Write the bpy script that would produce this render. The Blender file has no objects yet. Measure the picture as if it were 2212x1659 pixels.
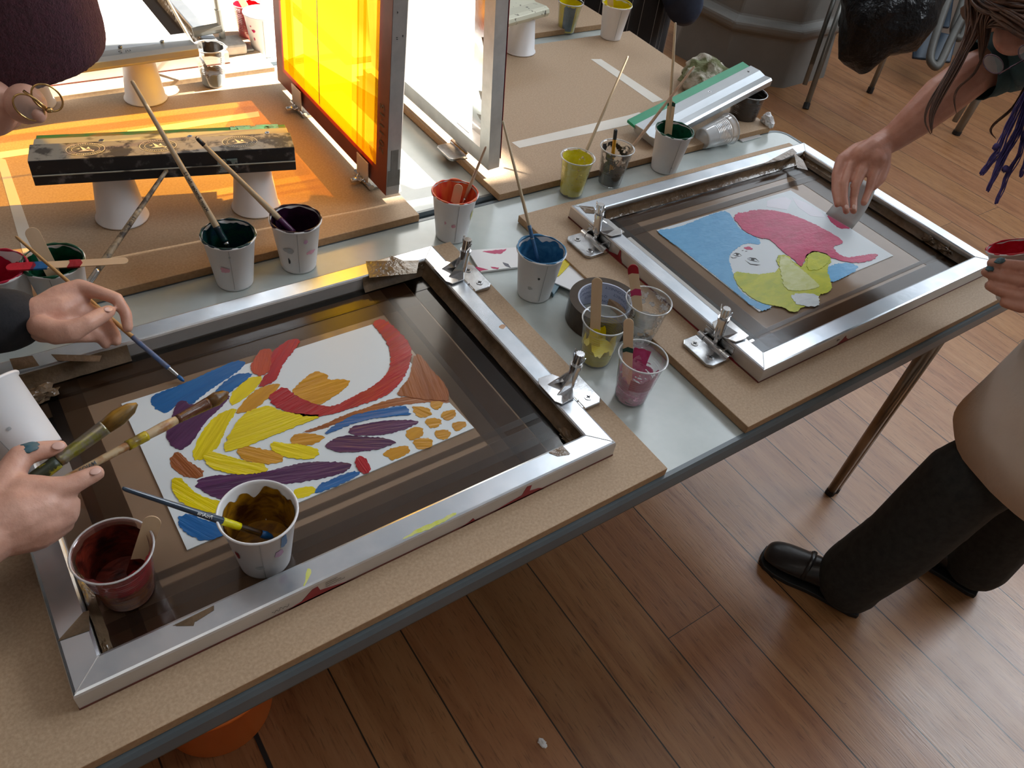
import bpy, bmesh, math, random
from mathutils import Vector, Matrix, Quaternion
from mathutils.noise import noise as pnoise
random.seed(7)
scene = bpy.context.scene
col = scene.collection
H = .74            # table top
BD = .758          # top of the MDF boards
FT = .790          # top of a lying screen frame
MZ = .762          # printing mesh of a lying screen

# ------------------------------------------------------------------ camera, world, lights, exposure
CAM_LOC, CAM_R, CAM_U, CAM_F = ((0.1312, -0.4282, 1.6684), (0.821166, -0.556446, 0.126704), (0.320656, 0.633537, 0.704138), 1693.74)
cam = bpy.data.objects.new('camera', bpy.data.cameras.new('camera')); col.objects.link(cam)
cr, cu = Vector(CAM_R), Vector(CAM_U); cb = cr.cross(cu)
cam.matrix_world = Matrix(((cr.x, cu.x, cb.x, CAM_LOC[0]), (cr.y, cu.y, cb.y, CAM_LOC[1]), (cr.z, cu.z, cb.z, CAM_LOC[2]), (0, 0, 0, 1)))
cam.data.sensor_width = 36; cam.data.lens = 36 * CAM_F / 2212; cam.data.clip_start = .02
scene.camera = cam
scene.view_settings.view_transform = 'Standard'; scene.view_settings.look = 'None'
scene.view_settings.gamma = 1; scene.view_settings.use_curve_mapping = False
scene.view_settings.exposure = 0.0
scene.cycles.max_bounces = 8; scene.cycles.transparent_max_bounces = 16
scene.cycles.caustics_reflective = False; scene.cycles.caustics_refractive = False
scene.cycles.sample_clamp_indirect = 6
scene.cycles.use_denoising = True
w = bpy.data.worlds.new('sky'); scene.world = w; w.use_nodes = True
w.node_tree.nodes['Background'].inputs[0].default_value = (.78, .88, 1, 1)
w.node_tree.nodes['Background'].inputs[1].default_value = 7.0

def lamp(name, kind, loc, target, energy, color, **kw):
    d = bpy.data.lights.new(name, kind); d.energy = energy; d.color = color
    for k, v in kw.items(): setattr(d, k, v)
    o = bpy.data.objects.new(name, d); col.objects.link(o); o.location = loc
    o.rotation_euler = (Vector(target) - Vector(loc)).to_track_quat('-Z', 'Y').to_euler()
    return o
SUN_EL, SUN_AZ = math.radians(38), math.radians(-4)
sd = Vector((math.cos(SUN_EL) * math.cos(SUN_AZ), math.cos(SUN_EL) * math.sin(SUN_AZ), math.sin(SUN_EL)))
lamp('sun', 'SUN', sd * 10, (0, 0, 0), 42, (1, .93, .82), angle=math.radians(.6))
lamp('window_daylight_right', 'AREA', (5.40, 1.9, 2.55), (4.40, 1.9, 2.3), 30, (.86, .93, 1), shape='RECTANGLE', size=3.2, size_y=1.3)
lamp('window_daylight_front', 'AREA', (5.40, -1.2, 3.3), (4.40, -1.2, 2.7), 190, (.86, .93, 1), shape='RECTANGLE', size=2.2, size_y=2.4)
lamp('window_daylight_far', 'AREA', (3.6, 5.90, 4.35), (3.6, 4.9, 3.8), 95, (.86, .93, 1), shape='RECTANGLE', size=4.0, size_y=2.0)
lamp('corner_glare_lamp', 'AREA', (4.75, 3.0, 5.9), (4.4, 2.6, 0), 38, (.88, .94, 1), shape='RECTANGLE', size=1.3, size_y=1.3)  # added area lamp under the closed ceiling, for glare on the frame corner
lamp('fill_lamp', 'AREA', (-.6, -.6, 5.85), (-.6, -.6, 0), 24, (1, .93, .84), shape='RECTANGLE', size=3.0, size_y=3.0)  # added warm fill from overhead; stands for no fitting in the room

# ------------------------------------------------------------------ materials
def nt(name):
    m = bpy.data.materials.new(name); m.use_nodes = True
    t = m.node_tree; b = t.nodes['Principled BSDF']
    return m, t, b
def setin(b, **kw):
    for k, v in kw.items():
        k = k.replace('_', ' ')
        if k in b.inputs: b.inputs[k].default_value = v
def c4(c): return (c[0], c[1], c[2], 1)
def noise_node(t, scale, detail=3, rough=.6, vec=None, stretch=None):
    tc = t.nodes.new('ShaderNodeTexCoord'); out = tc.outputs['Object']
    if stretch:
        mp = t.nodes.new('ShaderNodeMapping'); mp.inputs['Scale'].default_value = stretch
        t.links.new(out, mp.inputs[0]); out = mp.outputs[0]
    n = t.nodes.new('ShaderNodeTexNoise'); n.inputs['Scale'].default_value = scale
    n.inputs['Detail'].default_value = detail; n.inputs['Roughness'].default_value = rough
    t.links.new(out, n.inputs['Vector'])
    return n
def ramp(t, fac, stops):
    r = t.nodes.new('ShaderNodeValToRGB'); e = r.color_ramp.elements
    while len(e) < len(stops): e.new(.5)
    for i, (p, c) in enumerate(stops): e[i].position = p; e[i].color = c4(c)
    t.links.new(fac, r.inputs[0]); return r
def bump(t, b, fac, strength, dist=.001):
    n = t.nodes.new('ShaderNodeBump'); n.inputs['Strength'].default_value = strength; n.inputs['Distance'].default_value = dist
    t.links.new(fac, n.inputs['Height']); t.links.new(n.outputs[0], b.inputs['Normal']); return n
MATS = {}
def mat(name, c1, c2=None, scale=20, rough=.5, metal=0, bumps=0, bscale=None, stretch=None, lo=.35, hi=.65, detail=4, bdist=.001, **kw):
    if name in MATS: return MATS[name]
    m, t, b = nt(name); setin(b, Base_Color=c4(c1), Roughness=rough, Metallic=metal, **kw)
    if c2 is not None:
        n = noise_node(t, scale, detail, .6, stretch=stretch)
        r = ramp(t, n.outputs[0], [(lo, c1), (hi, c2)]); t.links.new(r.outputs[0], b.inputs['Base Color'])
    if bumps:
        n2 = noise_node(t, bscale or scale, 4, .6, stretch=stretch); bump(t, b, n2.outputs[0], bumps, bdist)
    MATS[name] = m; return m
def paint(name, c, c2=None, rough=.30, st=(1, 1, 1), ang=None):
    """wet acrylic with brush streaks; ang = direction of the stroke in the xy plane"""
    key = 'paint_' + name + ('' if ang is None else '_%d' % ang)
    if key in MATS: return MATS[key]
    c2 = c2 or tuple(x * .72 for x in c)
    m, t, b = nt(key); setin(b, Roughness=rough, Coat_Weight=.12, Coat_Roughness=.1, Specular_IOR_Level=.35)
    tc = t.nodes.new('ShaderNodeTexCoord'); m1 = t.nodes.new('ShaderNodeMapping'); m1.inputs['Rotation'].default_value = (0, 0, -math.radians(ang or 0)); t.links.new(tc.outputs['Object'], m1.inputs[0])
    m2 = t.nodes.new('ShaderNodeMapping'); m2.inputs['Scale'].default_value = (.10, 1, 1) if ang is not None else (st if st != (1, 1, 1) else (.5, 1, 1)); t.links.new(m1.outputs[0], m2.inputs[0])
    n = t.nodes.new('ShaderNodeTexNoise'); n.inputs['Scale'].default_value = 190; n.inputs['Detail'].default_value = 3; t.links.new(m2.outputs[0], n.inputs['Vector'])
    n2 = t.nodes.new('ShaderNodeTexNoise'); n2.inputs['Scale'].default_value = 70; n2.inputs['Detail'].default_value = 4; n2.inputs['Distortion'].default_value = .6; t.links.new(m2.outputs[0], n2.inputs['Vector'])
    r = ramp(t, n2.outputs[0], [(.32, c2), (.66, c)]); t.links.new(r.outputs[0], b.inputs['Base Color'])
    ad = t.nodes.new('ShaderNodeMath'); ad.operation = 'ADD'; t.links.new(n.outputs[0], ad.inputs[0]); t.links.new(n2.outputs[0], ad.inputs[1])
    bump(t, b, ad.outputs[0], .6 if ang is not None else .35, .0018); m['pc'] = (c, c2); MATS[key] = m; m['nm'] = name
    return m
def clearmat(name, tint=(.95, .965, .97), gloss=.12, haze=.05, hazecol=(.9, .92, .94)):
    if name in MATS: return MATS[name]
    m = bpy.data.materials.new(name); m.use_nodes = True; t = m.node_tree; t.nodes.clear()
    o = t.nodes.new('ShaderNodeOutputMaterial'); tr = t.nodes.new('ShaderNodeBsdfTransparent'); tr.inputs[0].default_value = c4(tint)
    g = t.nodes.new('ShaderNodeBsdfGlossy'); g.inputs['Roughness'].default_value = .06
    d = t.nodes.new('ShaderNodeBsdfDiffuse'); d.inputs[0].default_value = c4(hazecol)
    lw = t.nodes.new('ShaderNodeLayerWeight'); lw.inputs[0].default_value = .35
    ma = t.nodes.new('ShaderNodeMath'); ma.operation = 'MULTIPLY_ADD'; ma.inputs[1].default_value = .5; ma.inputs[2].default_value = gloss * .5
    t.links.new(lw.outputs['Facing'], ma.inputs[0])
    m1 = t.nodes.new('ShaderNodeMixShader'); m1.inputs[0].default_value = haze
    t.links.new(tr.outputs[0], m1.inputs[1]); t.links.new(d.outputs[0], m1.inputs[2])
    m2 = t.nodes.new('ShaderNodeMixShader'); t.links.new(ma.outputs[0], m2.inputs[0])
    t.links.new(m1.outputs[0], m2.inputs[1]); t.links.new(g.outputs[0], m2.inputs[2]); t.links.new(m2.outputs[0], o.inputs[0])
    MATS[name] = m; return m
def smearmat(name, c, c2, thr=.5, scale=30, soft=.03, stretch=None, rough=.3):
    """paint that covers only part of the surface: ragged, with bare gaps"""
    if name in MATS: return MATS[name]
    m, t, b = nt(name); setin(b, Roughness=rough)
    n = noise_node(t, scale * 1.7, 4); r = ramp(t, n.outputs[0], [(.35, c), (.65, c2)]); t.links.new(r.outputs[0], b.inputs['Base Color'])
    n2 = noise_node(t, scale, 3, .6, stretch=stretch); r2 = ramp(t, n2.outputs[0], [(thr - soft, (0, 0, 0)), (thr + soft, (1, 1, 1))])
    t.links.new(r2.outputs[0], b.inputs['Alpha']); MATS[name] = m; return m
def filmmat(name, tint, gloss=.3, rough=.12):
    """thin tinted glossy film such as parcel tape"""
    if name in MATS: return MATS[name]
    m = bpy.data.materials.new(name); m.use_nodes = True; t = m.node_tree; t.nodes.clear()
    o = t.nodes.new('ShaderNodeOutputMaterial'); tr = t.nodes.new('ShaderNodeBsdfTransparent'); tr.inputs[0].default_value = c4(tint)
    g = t.nodes.new('ShaderNodeBsdfGlossy'); g.inputs['Roughness'].default_value = rough; g.inputs[0].default_value = (.8, .8, .8, 1)
    fr = t.nodes.new('ShaderNodeFresnel'); fr.inputs[0].default_value = 1.5
    n = noise_node(t, 14, 4, .6); bp = t.nodes.new('ShaderNodeBump'); bp.inputs['Strength'].default_value = .25; bp.inputs['Distance'].default_value = .001
    t.links.new(n.outputs[0], bp.inputs['Height']); t.links.new(bp.outputs[0], g.inputs['Normal'])
    mx = t.nodes.new('ShaderNodeMixShader'); t.links.new(fr.outputs[0], mx.inputs[0]); t.links.new(tr.outputs[0], mx.inputs[1]); t.links.new(g.outputs[0], mx.inputs[2])
    t.links.new(mx.outputs[0], o.inputs[0]); MATS[name] = m; return m

def floor_material():
    m, t, b = nt('floor_boards'); tc = t.nodes.new('ShaderNodeTexCoord'); sx = t.nodes.new('ShaderNodeSeparateXYZ'); t.links.new(tc.outputs['Object'], sx.inputs[0])
    def M(op, a, bb=None, cc=None):
        n = t.nodes.new('ShaderNodeMath'); n.operation = op
        for i, v in enumerate((a, bb, cc)):
            if v is None: continue
            if isinstance(v, (int, float)): n.inputs[i].default_value = v
            else: t.links.new(v, n.inputs[i])
        return n.outputs[0]
    u = M('DIVIDE', M('SUBTRACT', sx.outputs[0], .407), .1768)
    idx = M('FLOOR', u); fr = M('FRACT', u)
    wn = t.nodes.new('ShaderNodeTexWhiteNoise'); wn.noise_dimensions = '1D'; t.links.new(idx, wn.inputs['W'])
    # board ends
    v = M('DIVIDE', M('ADD', sx.outputs[1], M('MULTIPLY', wn.outputs[0], 4.6)), 4.6); vf = M('FRACT', v); vi = M('FLOOR', v)
    wn2 = t.nodes.new('ShaderNodeTexWhiteNoise'); wn2.noise_dimensions = '2D'
    cv = t.nodes.new('ShaderNodeCombineXYZ'); t.links.new(idx, cv.inputs[0]); t.links.new(vi, cv.inputs[1]); t.links.new(cv.outputs[0], wn2.inputs['Vector'])
    seam = M('MAXIMUM', M('LESS_THAN', M('MINIMUM', fr, M('SUBTRACT', 1, fr)), .0095), M('LESS_THAN', vf, .0004))
    # grain: stretched noise, shifted per board
    cg = t.nodes.new('ShaderNodeCombineXYZ'); t.links.new(M('ADD', M('MULTIPLY', sx.outputs[0], 26), M('MULTIPLY', wn2.outputs[0], 90)), cg.inputs[0])
    t.links.new(M('MULTIPLY', sx.outputs[1], 2.1), cg.inputs[1]); t.links.new(M('MULTIPLY', wn2.outputs[0], 11), cg.inputs[2])
    g1 = t.nodes.new('ShaderNodeTexNoise'); g1.inputs['Scale'].default_value = 1.0; g1.inputs['Detail'].default_value = 6; g1.inputs['Roughness'].default_value = .62; g1.inputs['Distortion'].default_value = .8
    t.links.new(cg.outputs[0], g1.inputs['Vector'])
    cg2 = t.nodes.new('ShaderNodeCombineXYZ'); t.links.new(M('MULTIPLY', sx.outputs[0], 260), cg2.inputs[0]); t.links.new(M('MULTIPLY', sx.outputs[1], 22), cg2.inputs[1]); t.links.new(wn2.outputs[0], cg2.inputs[2])
    g2 = t.nodes.new('ShaderNodeTexNoise'); g2.inputs['Scale'].default_value = 1.0; g2.inputs['Detail'].default_value = 3; t.links.new(cg2.outputs[0], g2.inputs['Vector'])
    r1 = ramp(t, g1.outputs[0], [(.28, (.215, .085, .031)), (.5, (.31, .140, .057)), (.72, (.37, .188, .084))])
    r2 = ramp(t, g2.outputs[0], [(.30, (.45, .42, .40)), (.44, (1, 1, 1))])
    mx = t.nodes.new('ShaderNodeMixRGB'); mx.blend_type = 'MULTIPLY'; mx.inputs[0].default_value = .75; t.links.new(r1.outputs[0], mx.inputs[1]); t.links.new(r2.outputs[0], mx.inputs[2])
    hs = t.nodes.new('ShaderNodeHueSaturation'); t.links.new(mx.outputs[0], hs.inputs['Color'])
    t.links.new(M('ADD', M('MULTIPLY', wn2.outputs[0], .22), .89), hs.inputs['Value'])
    t.links.new(M('ADD', M('MULTIPLY', wn.outputs[0], .008), .497), hs.inputs['Hue'])
    mx2 = t.nodes.new('ShaderNodeMixRGB'); t.links.new(seam, mx2.inputs[0]); t.links.new(hs.outputs[0], mx2.inputs[1]); mx2.inputs[2].default_value = (.012, .008, .005, 1)
    # scuffs
    sn = noise_node(t, 55, 5, .7); sr = ramp(t, sn.outputs[0], [(.27, (.25, .2, .18)), (.36, (1, 1, 1))])
    mx3 = t.nodes.new('ShaderNodeMixRGB'); mx3.blend_type = 'MULTIPLY'; mx3.inputs[0].default_value = .7; t.links.new(mx2.outputs[0], mx3.inputs[1]); t.links.new(sr.outputs[0], mx3.inputs[2])
    t.links.new(mx3.outputs[0], b.inputs['Base Color'])
    rn = noise_node(t, 7, 4); rr = t.nodes.new('ShaderNodeMapRange'); rr.inputs[3].default_value = .26; rr.inputs[4].default_value = .44; t.links.new(rn.outputs[0], rr.inputs[0]); t.links.new(rr.outputs[0], b.inputs['Roughness'])
    setin(b, Specular_IOR_Level=.75)
    bump(t, b, M('SUBTRACT', g2.outputs[0], M('MULTIPLY', seam, 3)), .25, .0015)
    return m

M_mdf = mat('mdf', (.36, .245, .15), (.48, .345, .225), 260, .62, 0, .12, 400, lo=.3, hi=.7)
M_mdf_edge = mat('mdf_edge', (.31, .18, .09), (.38, .235, .12), 150, .7)
M_top = mat('table_laminate', (.40, .45, .435), (.47, .515, .50), 9, .2, 0, 0, Specular_IOR_Level=.6)
M_edge = mat('table_edge', (.085, .11, .125), (.11, .135, .15), 6, .32, .0)
M_apron = mat('table_apron', (.085, .07, .055), (.12, .10, .08), 9, .45, .3)
M_alu = mat('aluminium', (.50, .55, .60), (.64, .67, .71), 16, .27, .85, .12, 60, stretch=(1, 1, 1))
M_alu_side = mat('aluminium_dull', (.56, .545, .53), (.66, .64, .62), 9, .38, .6, .1, 40)
M_alu_old = mat('aluminium_old', (.40, .40, .405), (.52, .52, .52), 14, .42, .8, .1, 40)
M_chrome = mat('chrome', (.62, .63, .65), (.80, .81, .82), 30, .13, 1, .1, 50)
M_chrome_d = mat('nickel_plate', (.34, .345, .35), (.60, .61, .62), 40, .25, 1, .2, 70)
M_paper = mat('paper_cup_white', (.76, .76, .78), (.80, .80, .82), 8, .42)
M_card = mat('card_white', (.74, .74, .75), (.79, .79, .80), 5, .5)
M_white = mat('print_paper', (.60, .665, .71), (.64, .70, .745), 3, .30, Specular_IOR_Level=.35)
M_tapebase = mat('taped_mesh', (.21, .143, .094), (.25, .175, .12), 4, .10, 0, .12, 9, stretch=(1, 1, 1), Specular_IOR_Level=.4)
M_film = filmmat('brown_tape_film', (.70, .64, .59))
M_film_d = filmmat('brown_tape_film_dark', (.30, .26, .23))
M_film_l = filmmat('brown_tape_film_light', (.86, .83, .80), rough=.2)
M_tapeflap = mat('brown_tape_flap', (.10, .065, .035), (.19, .125, .075), 30, .15, 0, .8, 30, bdist=.004)
M_wood = mat('raw_wood', (.62, .44, .27), (.70, .52, .34), 30, .55, 0, .05, stretch=(1, 1, .1))
M_brushwood = mat('brush_wood', (.42, .32, .20), (.56, .45, .30), 60, .4, stretch=(1, 1, .15))
M_brushold = mat('brush_wood_inky', (.06, .05, .045), (.36, .29, .20), 50, .45, lo=.42, hi=.55)
M_brushtan = mat('brush_wood_tan', (.40, .22, .08), (.50, .30, .12), 50, .35)
M_brushpink = mat('brush_wood_stained', (.40, .22, .14), (.52, .40, .27), 40, .45)
M_navy = mat('brush_navy', (.012, .028, .055), (.02, .045, .08), 40, .2, Coat_Weight=.5)
M_black = mat('black_paint_dry', (.012, .012, .013), (.035, .035, .037), 40, .4)
M_ink = mat('lettering_black', (.02, .02, .022), None, rough=.5)
M_inkwhite = mat('lettering_white', (.72, .74, .72), None, rough=.5)
M_clear = clearmat('clear_plastic')
M_clearmilk = clearmat('clear_plastic_milky', haze=.5, hazecol=(.82, .84, .86))
M_clearred = clearmat('clear_plastic_red', tint=(.9, .85, .85), haze=.2, hazecol=(.5, .1, .1))
M_darkglass = mat('smoked_plastic', (.035, .028, .025), (.06, .045, .04), 12, .12, Coat_Weight=.6)
M_tube = mat('tube_steel_grey', (.20, .20, .18), (.26, .255, .23), 8, .35, .5)
M_legsteel = mat('leg_steel_bronze', (.26, .20, .145), (.36, .29, .22), 12, .3, .75)
M_blackrubber = mat('rubber_black', (.012, .012, .012), None, rough=.6)
M_bluefab = mat('blue_seat_plastic', (.008, .025, .05), (.014, .04, .075), 10, .4)
M_bag = mat('bin_bag', (.004, .004, .005), (.008, .008, .009), 8, .3, 0, 1.0, 9, bdist=.03, Specular_IOR_Level=.2)
M_grey = mat('grey_cover', (.16, .16, .15), (.20, .195, .18), 3, .6)
M_orange = mat('orange_plastic', (.75, .16, .02), (.8, .20, .03), 3, .35)
M_skin = mat('skin', (.56, .30, .22), (.66, .38, .29), 28, .45, 0, .5, 120, bdist=.0015, Subsurface_Weight=.12, Subsurface_Radius=(.012, .005, .003))
M_skin_r = mat('skin_rosy', (.50, .225, .155), (.60, .30, .22), 22, .48, 0, .45, 110, bdist=.0015, Subsurface_Weight=.12, Subsurface_Radius=(.012, .005, .003))
M_nail = mat('nail', (.66, .42, .36), None, rough=.25)
M_blackcloth = mat('black_cloth', (.012, .013, .012), (.024, .025, .023), 60, .85, 0, .3, 300)
M_sleeve = mat('black_knit', (.012, .013, .017), (.02, .021, .026), 60, .9, 0, .4, 200)
M_teal = mat('teal_tshirt', (.016, .045, .05), (.03, .07, .075), 30, .85, 0, .4, 200)
M_cream = mat('cream_cotton', (.68, .59, .50), (.74, .65, .56), 5, .85, 0, .5, 22, bdist=.006)
M_fleece = mat('maroon_fleece', (.028, .007, .013), (.065, .016, .03), 190, .95, 0, 1.0, 420, bdist=.004, Sheen_Weight=.25, Sheen_Roughness=.6, Sheen_Tint=(.6, .25, .3, 1))
M_hair = mat('brown_hair', (.055, .022, .012), (.12, .05, .024), 90, .42, 0, .6, 160, stretch=(1, 1, .2))
M_leather = mat('black_leather', (.008, .007, .007), (.02, .017, .016), 20, .3, 0, .3, 90)
M_yarn = mat('purple_yarn', (.055, .04, .17), (.11, .085, .30), 70, .8, 0, .6, 220)
M_navycloth = mat('navy_cloth', (.012, .022, .05), (.02, .035, .07), 20, .85)
M_green = mat('green_rubber', (.0, .25, .115), (.0, .30, .14), 6, .3)
M_rag = mat('paint_rag', (.13, .14, .06), (.46, .43, .36), 16, .9, 0, 1.0, 40, lo=.44, hi=.56, bdist=.008)
M_coral = mat('coral_glue', (.40, .10, .06), (.50, .14, .085), 10, .45)
M_wall = mat('plaster_wall', (.42, .40, .37), (.46, .44, .41), 2, .8)
M_wallgrey = mat('added_opaque_pane', (.7, .75, .8), None, rough=.5)
M_tapewhite = mat('masking_tape_white', (.70, .66, .58), (.74, .70, .63), 12, .55)

# ------------------------------------------------------------------ geometry helpers
def link(o, parent=None):
    col.objects.link(o)
    if parent is not None: o.parent = parent
    return o
def tag(o, label=None, cat=None, group=None, kind=None):
    if label: o['label'] = label
    if cat: o['category'] = cat
    if group: o['group'] = group
    if kind: o['kind'] = kind
    return o
def thing(name, loc, label, cat, group=None, rotz=0):
    o = bpy.data.objects.new(name, None); o.empty_display_size = .05; link(o); o.location = loc; o.rotation_euler = (0, 0, rotz)
    return tag(o, label, cat, group)
def finish(name, bm, m, parent=None, smooth=False, bevel=0, loc=None, segs=2):
    me = bpy.data.meshes.new(name); bmesh.ops.recalc_face_normals(bm, faces=bm.faces); bm.to_mesh(me); bm.free()
    if smooth:
        for p in me.polygons: p.use_smooth = True
    if isinstance(m, (list, tuple)):
        for x in m: me.materials.append(x)
    else: me.materials.append(m)
    o = bpy.data.objects.new(name, me); link(o, parent)
    if loc: o.location = loc
    if bevel:
        bv = o.modifiers.new('bevel', 'BEVEL'); bv.width = bevel; bv.segments = segs; bv.limit_method = 'ANGLE'; bv.angle_limit = math.radians(40)
    return o
def BM(): return bmesh.new()
def abox(bm, x0, x1, y0, y1, z0, z1, mi=0):
    vs = [bm.verts.new(p) for p in ((x0, y0, z0), (x1, y0, z0), (x1, y1, z0), (x0, y1, z0), (x0, y0, z1), (x1, y0, z1), (x1, y1, z1), (x0, y1, z1))]
    for f in ((0, 3, 2, 1), (4, 5, 6, 7), (0, 1, 5, 4), (1, 2, 6, 5), (2, 3, 7, 6), (3, 0, 4, 7)):
        bm.faces.new([vs[i] for i in f]).material_index = mi
    return vs
def aprism(bm, pts, z0, z1, mi=0):
    a = [bm.verts.new((p[0], p[1], z0)) for p in pts]; b = [bm.verts.new((p[0], p[1], z1)) for p in pts]
    bm.faces.new(a[::-1]).material_index = mi; bm.faces.new(b).material_index = mi
    n = len(pts)
    for i in range(n): bm.faces.new((a[i], a[(i + 1) % n], b[(i + 1) % n], b[i])).material_index = mi
def frame_of(d):
    d = d.normalized(); up = Vector((0, 0, 1)) if abs(d.z) < .95 else Vector((1, 0, 0))
    s = d.cross(up).normalized(); return s, s.cross(d).normalized()
def atube(bm, pts, rad, n=10, caps=True, flat=1.0):
    pts = [Vector(p) for p in pts]
    if not isinstance(rad, (list, tuple)): rad = [rad] * len(pts)
    rings = []; ps = None
    for i, p in enumerate(pts):
        d = (pts[min(i + 1, len(pts) - 1)] - pts[max(i - 1, 0)])
        if ps is None: s, t = frame_of(d)
        else:
            dn = d.normalized(); s = (ps - dn * ps.dot(dn)).normalized(); t = s.cross(dn).normalized()
        ps = s
        rings.append([bm.verts.new(p + (s * math.cos(2 * math.pi * k / n) + t * math.sin(2 * math.pi * k / n) * flat) * rad[i]) for k in range(n)])
    for a, b in zip(rings, rings[1:]):
        for k in range(n): bm.faces.new((a[k], a[(k + 1) % n], b[(k + 1) % n], b[k]))
    if caps: bm.faces.new(rings[0][::-1]); bm.faces.new(rings[-1])
def alathe(bm, prof, n=40, cx=0, cy=0, close=False):
    """prof: (r, z) list; r=0 makes a pole"""
    rings = []
    for r, z in prof:
        if r < 1e-6: rings.append([bm.verts.new((cx, cy, z))])
        else: rings.append([bm.verts.new((cx + r * math.cos(2 * math.pi * k / n), cy + r * math.sin(2 * math.pi * k / n), z)) for k in range(n)])
    seq = list(zip(rings, rings[1:])) + ([(rings[-1], rings[0])] if close else [])
    for a, b in seq:
        for k in range(n):
            k2 = (k + 1) % n
            if len(a) == 1 and len(b) == 1: continue
            if len(a) == 1: bm.faces.new((a[0], b[k], b[k2]))
            elif len(b) == 1: bm.faces.new((a[k], a[k2], b[0]))
            else: bm.faces.new((a[k], a[k2], b[k2], b[k]))
def blob(bm, c, rx, ry, rz, seed=0, amp=.15, n=16, mat3=None):
    ret = bmesh.ops.create_icosphere(bm, subdivisions=3, radius=1)
    for v in ret['verts']:
        k = 1 + amp * pnoise(v.co * 2.2 + Vector((seed * 7.3, seed, 0)))
        q = Vector((v.co.x * rx, v.co.y * ry, v.co.z * rz)) * k
        if mat3 is not None: q = mat3 @ q
        v.co = Vector(c) + q
def smooth_poly(pts, it=1):
    for _ in range(it):
        out = []
        for i in range(len(pts)):
            a, b = pts[i], pts[(i + 1) % len(pts)]
            out.append((a[0] * .75 + b[0] * .25, a[1] * .75 + b[1] * .25)); out.append((a[0] * .25 + b[0] * .75, a[1] * .25 + b[1] * .75))
        pts = out
    return pts
def ragged(pts, amp=.0012, seed=0, step=.004):
    """resample an outline and give it a brushy, irregular edge"""
    out = []
    for i in range(len(pts)):
        a, b = Vector(pts[i]), Vector(pts[(i + 1) % len(pts)]); L = (b - a).length; n = max(1, int(L / step))
        nn = Vector((b - a).orthogonal()).normalized() if L > 1e-6 else Vector((0, 0))
        for k in range(n):
            p = a.lerp(b, k / n); q = nn * amp * 2 * pnoise(Vector((p.x * 260, p.y * 260, seed * 3.1)))
            out.append((p.x + q.x, p.y + q.y))
    return out
def stroke(name, pts, z, m, parent, th=.0012, seed=0, amp=.0012, sm=1, knife=False):
    """a layer of paint: ragged outline with bristle marks at its two ends, domed edge"""
    pts = ragged(smooth_poly(pts, sm), amp, seed, .0022); n = len(pts)
    cx = sum(p[0] for p in pts) / n; cy = sum(p[1] for p in pts) / n
    sxx = sum((p[0] - cx) ** 2 for p in pts); syy = sum((p[1] - cy) ** 2 for p in pts); sxy = sum((p[0] - cx) * (p[1] - cy) for p in pts)
    an = .5 * math.atan2(2 * sxy, sxx - syy); ax = Vector((math.cos(an), math.sin(an))); px = Vector((-ax.y, ax.x))
    ts = [(Vector(p) - Vector((cx, cy))).dot(ax) for p in pts]; tm = max(abs(q) for q in ts); new = []
    for p, t_ in zip(pts, ts):
        u_ = (Vector(p) - Vector((cx, cy))).dot(px); e = (abs(t_) / tm) ** 3 * (1 if t_ > 0 else -1)
        new.append(tuple(Vector(p) + ax * e * (.0045 * pnoise(Vector((u_ * 170, seed * 2.7, 1))) + .0022 * pnoise(Vector((u_ * 520, seed, 4))))))
    pts = new
    m = paint(m['nm'], tuple(m['pc'][0]), tuple(m['pc'][1]), ang=int(round(math.degrees(an) / 15) * 15)) if 'nm' in m and not knife else m
    bm = BM()
    A = [bm.verts.new((p[0], p[1], z)) for p in pts]; B = [bm.verts.new((p[0], p[1], z + th * .6)) for p in pts]
    f = bm.faces.new(B)
    for i in range(n): bm.faces.new((A[i], A[(i + 1) % n], B[(i + 1) % n], B[i]))
    bmesh.ops.inset_region(bm, faces=[f], thickness=.0009, depth=th * .4)
    bmesh.ops.triangulate(bm, faces=[q for q in bm.faces if len(q.verts) > 4])
    o = finish(name, bm, m, parent, smooth=False)
    if parent is not None: o.matrix_parent_inverse = parent.matrix_world.inverted()
    return o
def keep(o, parent):
    """parent an object that is built in world coordinates"""
    o.parent = parent; bpy.context.view_layer.update(); o.matrix_parent_inverse = parent.matrix_world.inverted(); return o
def part(name, bm, m, parent, **kw):
    o = finish(name, bm, m, None, **kw); keep(o, parent); return o
def text_mesh(name, s, size, fn, m, parent, bold=0):
    cu_ = bpy.data.curves.new(name, 'FONT'); cu_.body = s; cu_.size = size; cu_.offset = bold; cu_.align_x = 'CENTER'; cu_.align_y = 'CENTER'
    t = bpy.data.objects.new(name, cu_); col.objects.link(t); bpy.context.view_layer.update()
    me = bpy.data.meshes.new_from_object(t.evaluated_get(bpy.context.evaluated_depsgraph_get())); col.objects.unlink(t); bpy.data.objects.remove(t)
    for v in me.vertices: v.co = Vector(fn(v.co.x, v.co.y))
    me.materials.clear(); me.materials.append(m); o = bpy.data.objects.new(name, me); link(o); keep(o, parent); return o
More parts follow.
